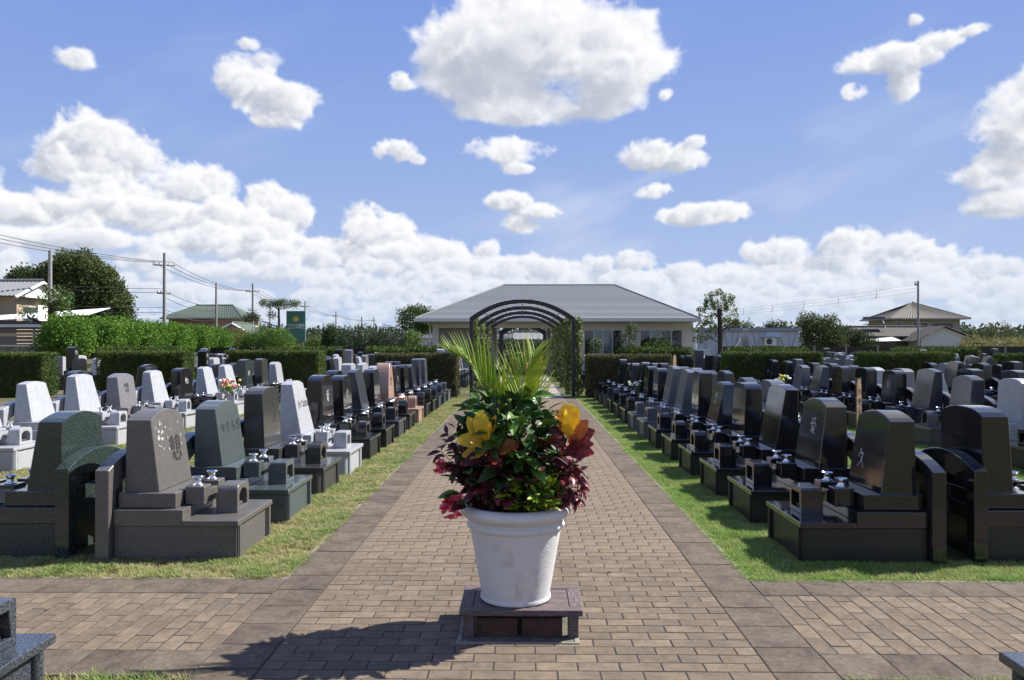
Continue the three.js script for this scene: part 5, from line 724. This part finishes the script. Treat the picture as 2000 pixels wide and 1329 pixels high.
{ const b = thing('tile_roof_house', 'low house with brown grey tiled gable in front of the pyramid roof', 'house', 46.2, 0, -95), wl = std([0.62, 0.60, 0.55], 0.85); part('wall', span(-5, 1.5, 0, 2.4, -6, 0), std([0.2, 0.17, 0.14], 0.85), b); gableRoof(-6.2, 3.2, -7, 1, 2.45, 3.6, 30, tileBrown, b, wl);
  const w2 = part('front_wing', span(-0.6, 5.4, 0, 2.1, 0.9, 4), wl, b); part('front_gable', tri([[[-1.0, 2.0, 4.01], [5.6, 2.0, 4.01], [1.9, 3.5, 4.01]]]), wl, w2); part('front_roof', merge([tiledSlope([-1.7, 1.85, 0], [-1.7, 1.85, 4.5], [1.9, 3.6, 4.5], [1.9, 3.6, 0], 16), tiledSlope([6.3, 1.85, 4.5], [6.3, 1.85, 0], [1.9, 3.6, 0], [1.9, 3.6, 4.5], 16)]), tileBrown, w2);
  part('solar_heater', merge([span(-4.6, -2.0, 4.55, 4.85, -2.2, -1.9), extrude(poly([[0, 0], [1.3, 0], [1.3, 0.08], [0, 0.08]]), 2.3, 0, 0, 0, 0).rotateY(Math.PI / 2).rotateZ(0).translate(-4.5, 3.9, -1.0)]), std([0.05, 0.06, 0.08], 0.3), b); for (const x of [-4.3, -2.3]) part('heater_leg', tube([[x, 3.3, -1], [x, 4.6, -2]], 0.05, 0.05, 5, 2), alu2, b); part('lean_to', tiledSlope([-9.5, 1.7, 3.4], [-2.5, 1.9, 3.4], [-2.5, 2.4, 0.9], [-9.5, 1.75, 0.9], 16, 0.03), std([0.5, 0.5, 0.48], 0.6), b); }
function shed(x0, x1, label, unit) { const w = (x1 - x0) / 2, b = thing('prefab_shed', label, 'shed', (x0 + x1) / 2, 0, -60, 0, 'prefabricated sheds'), pm = std([0.50, 0.54, 0.60], 0.6, { map: tx.plaster }), fr = std([0.22, 0.25, 0.30], 0.6); for (let k = 0; k < 5; k++) part('panel', span(-w + k * w * 0.4 + 0.012, -w + (k + 1) * w * 0.4 - 0.012, 0, 2.5, -2.6, 0), pm, b); part('roof', span(-w - 0.12, w + 0.12, 2.503, 2.76, -2.8, 0.16), fr, b); part('band', merge([0.55, 1.15, 1.75].map((y) => span(-w, w, y, y + 0.02, 0.003, 0.018))), pm, b); part('brace', merge([tube([[0.2 * w, 2.45, 0.025], [0.5 * w, 0.6, 0.025]], 0.016, 0.016, 4, 2), tube([[0.9 * w, 2.45, 0.025], [0.6 * w, 0.6, 0.025]], 0.016, 0.016, 4, 2), tube([[-0.85 * w, 2.45, 0.025], [-0.6 * w, 0.6, 0.025]], 0.016, 0.016, 4, 2)]), fr, b);
  if (unit) { const a = part('air_conditioner', rb(0.85, 0.62, 0.32, -0.35, 1.42, 0.2, 0.02), std([0.62, 0.60, 0.54], 0.6), b); part('fan_grille', new THREE.CylinderGeometry(0.23, 0.23, 0.02, 18).rotateX(Math.PI / 2).translate(-0.45, 1.73, 0.37), std([0.04, 0.04, 0.045], 0.6), a); part('shelf', span(-1.0, 0.3, 2.03, 2.06, 0.02, 0.45), fr, b); part('window', span(-0.6, 0.5, 2.08, 2.47, 0.02, 0.045), std([0.42, 0.50, 0.62], 0.3), b); }
  else part('duct', tube([[w - 0.05, 2.0, 0.1], [w - 0.2, 1.6, 0.15], [w - 0.6, 1.2, 0.15], [w - 0.7, 0.6, 0.15]], 0.06, 0.06, 7, 12), M.white, b); }
shed(13.3, 16.5, 'pale blue prefabricated shed right of the pollarded tree', false); shed(17.1, 20.9, 'pale blue prefabricated shed with an air conditioner on its wall', true);
// distant houses near the horizon
{ const r = rng(66); [[-41, 260, 5], [-62, 290, 6], [-28, 240, 5.5], [-50, 320, 7], [-20, 300, 6], [3.5, 210, 4.6], [-4.5, 215, 4.4], [95, 260, 6], [120, 300, 6]].forEach(([x, Z, h], k) => { const b = thing('distant_house', `small distant house with dark roof near the horizon, ${ordinal[k]} from the left of its kind`, 'house', x, 0, -Z, 0, 'distant houses'), w = rr(4, 6, r); part('wall', span(-w, w, 0, h * 0.6, -6, 0), std(k === 5 || k === 6 ? [0.22, 0.2, 0.17] : [0.5, 0.47, 0.43], 0.85), b); gableRoof(-w - 0.6, w + 0.6, -6.8, 0.8, h * 0.6, h, 8, k % 2 ? tileGrey : std([0.09, 0.09, 0.10], 0.6), b, std([0.5, 0.47, 0.43], 0.85)); windowPart(b, -1, h * 0.2, 2, h * 0.2, 0.01); }); }
// ------------------------------------------------------------------ the green board with the sun emblem
{
  const t = thing('sign_board', 'tall green cemetery sign with yellow sun emblem and white writing', 'sign', -29, 0, -100), g = std([0.055, 0.17, 0.135], 0.5);
  const b = part('board', rb(2.45, 3.9, 0.22, 0, 1.85, 0, 0.06), g, t); for (const x of [-0.85, 0.85]) part('post', span(x - 0.09, x + 0.09, 0, 1.85, -0.09, 0.09), M.pole, t);
  const f = []; for (let k = 0; k < 8; k++) { const a = k * Math.PI / 4 + Math.PI / 2; f.push([[Math.cos(a) * 0.46, Math.sin(a) * 0.46, 0], [Math.cos(a + 0.42) * 0.22, Math.sin(a + 0.42) * 0.22, 0], [Math.cos(a - 0.42) * 0.22, Math.sin(a - 0.42) * 0.22, 0]]); } const sunM = std([0.75, 0.58, 0.05], 0.6);
  const em = part('sun_emblem', merge([tri(f), new THREE.CircleGeometry(0.27, 20).translate(0, 0, 0.002)]), sunM, b, 0, 4.72, 0.114); part('sun_heart', new THREE.CircleGeometry(0.1, 14), std([0.62, 0.33, 0.03], 0.6), em, 0, 0, 0.006);
  part('lettering', writing('さきたま霊園', 0.36, { w: 0.065, gap: 1.04 }), M.white, b, 0.02, 3.92, 0.114); part('stripe', tri([[[-1.12, 3.5, 0], [0.3, 3.56, 0], [1.12, 3.5, 0], [1.12, 3.56, 0], [0.3, 3.66, 0], [-0.4, 3.58, 0], [-1.12, 3.6, 0]]]), M.white, b, 0, 0, 0.114);
}
// ------------------------------------------------------------------ poles and lines
const tops = [];
function pole(x, Z, h, label, arms, r = 0.17) { const t = thing('utility_pole', label, 'utility pole', x, 0, -Z, 0.6, 'utility poles'); part('mast', tube([[0, 0, 0], [0, h, 0]], r, r * 0.72, 8, 2), M.pole, t); for (const [y, w] of arms) { const a = part('crossarm', span(-w, w, y - 0.06, y + 0.06, -0.05 - r, 0.05 - r), M.pole, t); for (const s of [-0.95, -0.45, 0.45, 0.95]) part('insulator', boxUV(new THREE.CylinderGeometry(0.06, 0.05, 0.26, 6)), M.white, a, s * w, y + 0.19, -r); } return t; }
pole(-38.2, 63, 9.1, 'thick concrete pole beside the tiled house on the left', [], 0.19);
const mainLine = [[-38.1, 83, 10.1], [-43.2, 125, 10.1], [-49.6, 178, 10.2], [-56.2, 235, 10.2], [-53.4, 280, 10.2]];
mainLine.forEach(([x, Z, h], k) => pole(x, Z, h + 1.1, ['tall pole with crossarms right of the big tree', 'tall pole with crossarms right of the pink house', 'pole with crossarm behind the green sign', 'slim pole with one arm right of the green sign', 'farthest slim pole left of the hall'][k], k < 3 ? [[h - 0.2, 1.1], [h - 3.2, 0.7]] : [[h - 0.4, 1.0]], k < 3 ? 0.2 : 0.24));
pole(-47.5, 121, 11, 'pole without crossarms in front of the green roofed house', [], 0.2); pole(-55, 170, 9.9, 'plain pole between the pink house and the green sign', [], 0.2); pole(-34, 165, 7.2, 'short plain pole right of the green sign', [], 0.2); pole(39.8, 80, 7.9, 'tall steel pole before the tiled houses on the right', [[7.5, 0.35]], 0.13);
function wire(a, b, sag, label, n = 14, rad = 0.022) { const p = []; for (let k = 0; k <= n; k++) { const t = k / n; p.push([lerp(a[0], b[0], t), lerp(a[1], b[1], t) - sag * 4 * t * (1 - t), -lerp(a[2], b[2], t)]); } tag(part(numbered('power_line'), tube(p, rad, rad, 4, n), M.wire, scene), label, 'power line', 'overhead lines'); }
const offs = [-1.0, 0.1, 1.0];
offs.forEach((o, k) => wire([-52 + o * 0.5, 12.6 + k * 0.35, 56], [-38.1 + o, 10.2, 83], 1.0, `${ordinal[k]} overhead line sweeping in from the upper left to the tall pole`, 16, 0.026));
for (let i = 0; i < 4; i++) offs.forEach((o, k) => { const a = mainLine[i], b = mainLine[i + 1]; wire([a[0] + o, a[2], a[1]], [b[0] + o, b[2], b[1]], 0.9, `${ordinal[k]} overhead line between ${ordinal[i]} and ${ordinal[i + 1]} tall poles on the left`, 12, 0.028); });
[[8.6, 7.4], [8.2, 7.0], [6.6, 5.4], [5.9, 4.9]].forEach(([h0, h1], k) => wire([-62, h0 + 0.6, 68], [-38.1, h1, 83], 0.7, `${ordinal[k]} thin cable passing in front of the big tree on the left`, 12, 0.022));
[[7.2, 7.4], [6.5, 6.6], [5.2, 5.8], [4.9, 5.3]].forEach(([h0, h1], k) => wire([-38.1, h0, 83], [-47.5, h1, 121], 0.5, `${ordinal[k]} low cable between the first pole and the plain pole`, 10, 0.03));
[[5.6, 6.2], [5.2, 5.7]].forEach(([h0, h1], k) => { wire([-47.5, h0, 121], [-43.2, h1, 125], 0.2, `${ordinal[k]} short cable between two poles over the pink house`, 6, 0.03); wire([-43.2, h1, 125], [-55, h0 + 0.8, 170], 0.6, `${ordinal[k]} cable from the pink house pole to the plain pole`, 10, 0.03); });
for (let k = 0; k < 3; k++) { wire([39.8, 7.6 - k * 0.38, 80], [17.5, 5.6 - k * 0.33, 120], 0.5, `${ordinal[k]} thin line running left from the steel pole on the right`, 12, 0.008); }
{ const t = thing('line_spacers', 'row of wire spacers hanging on the lines right of the hall', 'spacers'); for (let k = 1; k < 9; k++) { const u = k / 9.5, x = lerp(39.8, 17.5, u), z = -lerp(80, 120, u), y = lerp(7.6, 5.6, u) - 2 * u * (1 - u); part('spacer', tube([[x, y, z], [x + 0.1, y - 0.4, z], [x - 0.05, y - 0.85, z]], 0.022, 0.022, 4, 4), M.wire, t); } }
// ------------------------------------------------------------------ trees and shrubs in the background
tree('evergreen_tree', 'big dark evergreen tree rising behind the tiled house', 'tree', -59, 104, [6, 0.5, 0.35], [[[[0, 4, 0], [-2, 7, 0], [-3.5, 9.5, 0]], 0.3, 0.1], [[[0, 4, 0], [2.5, 6.5, 1], [4, 8, 1]], 0.3, 0.1], [[[0, 5, 0], [0.3, 9, 0], [-0.5, 12, 0]], 0.3, 0.08]], [[-0.5, 10.4, 0, 3.6, 3.5, 3.5], [-3.6, 8.6, 0, 3.2, 3.4, 3], [2.4, 9.0, 0.5, 3.0, 3.2, 3], [4.4, 6.6, 0.5, 2.4, 3.0, 2.4], [5.6, 4.4, 0, 1.6, 2.6, 1.8], [-5.6, 7.6, 0, 2.4, 2.8, 2.4], [-1, 6.2, 1, 4.5, 2.6, 3]], 6500, treeLeaf, [0.095, 0.125, 0.04], 101, { gap: -0.10 });
tree('evergreen_tree', 'dark tree at the left edge behind the tiled house roof', 'tree', -70, 110, [5, 0.4, 0.3], [], [[0, 8.5, 0, 3.2, 3.6, 3], [3, 7.6, 0, 3, 3, 2.6]], 2000, treeLeaf, [0.055, 0.085, 0.03], 102);
for (let k = 0; k < 11; k++) { const u = k / 10, Z = lerp(48.5, 88, u), x = lerp(-28.2, -34.3, u); tree('street_tree', `bright green bushy tree, ${ordinal[k]} from the left in the roadside row`, 'tree', x + (k % 2) * 0.4, Z, [1.4, 0.12, 0.09], [], [[0, 2.25, 0, 1.3 + 0.15 * (k % 3), 1.05, 1.3], [0.6, 1.7, 0.3, 1.0, 0.85, 1.0], [-0.6, 1.8, 0, 1.0, 0.9, 1.0]], 1150, bushLeaf, [0.115, 0.225, 0.03], 110 + k, { gap: -0.08, group: 'roadside row of bushy trees' }); }
tree('pruned_tree', 'dark trunked tree with small leaf tufts by the concrete pole', 'tree', -30.2, 50, [4.2, 0.34, 0.2], [[[[0, 2.6, 0], [-0.9, 3.0, 0], [-1.6, 3.3, 0]], 0.16, 0.06], [[[0, 3.6, 0], [0.5, 4.2, 0], [0.7, 4.7, 0]], 0.1, 0.05]], [[0.3, 4.3, 0, 0.8, 0.9, 0.8], [-1.5, 3.5, 0, 0.6, 0.4, 0.6], [0.9, 1.6, 0.4, 1.6, 1.0, 1.0], [0.1, 1.4, 0.3, 1.0, 0.8, 0.8]], 700, bushLeaf, [0.10, 0.16, 0.04], 131, { gap: 0 });
tree('pine_tree', 'tall sparse pine with a flat top beside the green sign', 'tree', -30.6, 98, [6.1, 0.22, 0.12], [[[[0, 3.6, 0], [-1.5, 4.2, 0], [-3.0, 4.6, 0], [-3.4, 4.7, 0]], 0.09, 0.04], [[[0, 5.8, 0], [1.2, 6.2, 0], [2.0, 6.3, 0]], 0.07, 0.03], [[[0, 5.8, 0], [-0.9, 6.4, 0], [-1.6, 6.5, 0]], 0.07, 0.03]], [[-1.2, 6.6, 0, 1.1, 0.38, 1.0], [1.0, 6.55, 0, 1.6, 0.36, 1.0], [-3.5, 4.9, 0, 1.0, 0.5, 0.8], [-0.9, 5.2, 0, 0.6, 0.3, 0.5], [-1.6, 3.2, 0, 0.9, 0.5, 0.6]], 620, bushLeaf, [0.10, 0.13, 0.07], 132, { gap: -0.05 });
[[-29.6, 88, 1.9, 3.2, 2.0, 'round green shrub left of the green sign base'], [-27.0, 86, 2.1, 3.3, 2.0, 'bright green shrub in front of the green sign'], [-33.4, 92, 2.2, 3.2, 2.0, 'yellow green shrub right of the pink house'], [-20.5, 84, 1.0, 3.7, 1.0, 'slim dark clipped shrub on a stem left of the hall'], [-16.0, 76, 2.2, 3.4, 2.0, 'dark rounded bush left of the hall'], [-12.5, 74, 2.6, 3.0, 2.0, 'dark loose bush nearest the hall on the left'], [-23.6, 90, 1.6, 2.3, 1.2, 'small shrub right of the green sign']].forEach(([x, Z, w, h, d, l], k) => tree('shrub', l, 'shrub', x, Z, [0.8, 0.1, 0.08], [], [[0, h * 0.55, 0, w * 0.85, h * 0.46, d], [w * 0.4, h * 0.42, 0, w * 0.6, h * 0.38, d * 0.8], [-w * 0.45, h * 0.45, 0, w * 0.55, h * 0.36, d * 0.8]], 900, bushLeaf, [[0.09, 0.17, 0.035], [0.11, 0.20, 0.035], [0.15, 0.18, 0.05], [0.05, 0.085, 0.03], [0.06, 0.10, 0.04], [0.055, 0.08, 0.04], [0.14, 0.2, 0.05]][k], 140 + k));
tree('broadleaf_tree', 'dark green tree peeking out left of the hall roof', 'tree', -9.6, 70, [2.4, 0.2, 0.15], [], [[0, 3.8, 0, 1.7, 1.15, 1.5], [1.3, 3.5, 0, 1.4, 0.9, 1.3]], 900, bushLeaf, [0.07, 0.125, 0.03], 150);
tree('bushy_tree', 'dark bushes beyond the hall passage', 'shrub', 0.4, 72, [0.8, 0.1, 0.08], [], [[-2.2, 1.1, 0, 1.6, 1.0, 1.2], [0.4, 0.9, 0, 1.6, 0.9, 1.2], [3, 1.2, 0, 1.8, 1.1, 1.2]], 800, bushLeaf, [0.06, 0.10, 0.035], 155);
tree('bushy_tree', 'large dense bush right of the sheds', 'tree', 23.2, 62, [1.2, 0.15, 0.1], [], [[0, 2.0, 0, 1.45, 1.5, 1.3], [-0.8, 2.9, 0, 0.85, 1.1, 0.8], [0.75, 2.6, 0, 0.85, 1.1, 0.8], [1.1, 1.4, 0, 1.0, 1.0, 0.9]], 1500, bushLeaf, [0.085, 0.115, 0.04], 151, { gap: -0.05 });
tree('bushy_tree', 'small dark bush between the dense bush and the tiled house', 'tree', 28.4, 70, [1, 0.1, 0.08], [], [[0, 1.9, 0, 1.5, 1.0, 1.2], [1.4, 1.6, 0, 1.4, 0.9, 1.0]], 800, bushLeaf, [0.06, 0.09, 0.03], 152);
tree('bushy_tree', 'dark bush behind the gap between the two sheds', 'tree', 20.5, 75, [1, 0.1, 0.08], [], [[0, 2.2, 0, 1.6, 1.2, 1.2], [3.4, 2.4, 0, 1.5, 1.3, 1.2]], 800, bushLeaf, [0.05, 0.08, 0.03], 153);
tree('bushy_tree', 'loose bush right of the pyramid roofed house', 'tree', 62.5, 104, [1.6, 0.12, 0.08], [], [[0, 2.6, 0, 2.4, 1.5, 1.6], [1.6, 2.0, 0, 1.8, 1.2, 1.4]], 700, bushLeaf, [0.11, 0.14, 0.06], 154, { gap: 0 });
{ const t = thing('weeds', 'tall dry weeds and scrub behind the dark fence on the right', 'weeds'); t.userData.kind = 'stuff'; const L = [], C = [], r = rng(160), geo = sprig(15, 9, 0.45, 0.35, 0.25); for (let i = 0; i < 3200; i++) { const Z = rr(56, 92, r), x = rr(0.555, 0.8, r) * Z; L.push(new THREE.Matrix4().compose(V(x, rr(0.1, 1.6 + 0.6 * fbm(x * 0.2, Z * 0.2, 2), r), -Z), new THREE.Quaternion().setFromEuler(new THREE.Euler(r() * 6, r() * 6, r() * 6)), V(1, 1, 1).multiplyScalar(rr(0.6, 1.3, r)))); C.push(tint([0.24, 0.23, 0.10], r, 0.3)); } instances('foliage', geo, foliageM, L, t, C); }
{ const t = thing('treeline', 'far dark wood along the horizon', 'woods'); t.userData.kind = 'stuff'; const L = [], C = [], r = rng(170), geo = sprig(16, 9, 2.2, 2.4); for (let i = 0; i < 5200; i++) { const a = rr(-0.75, 0.80, r), Z = rr(380, 460, r), hh = 6 + 5 * (0.5 + fbm(a * 30, 2, 3)); L.push(new THREE.Matrix4().compose(V(a * Z, rr(0, hh, r), -Z), new THREE.Quaternion().setFromEuler(new THREE.Euler(r() * 6, r() * 6, r() * 6)), V(1, 1, 1).multiplyScalar(rr(0.7, 1.3, r)))); C.push(tint([0.07, 0.10, 0.05], r, 0.25)); } instances('foliage', geo, foliageM, L, t, C); }
renderer.render(scene, camera);
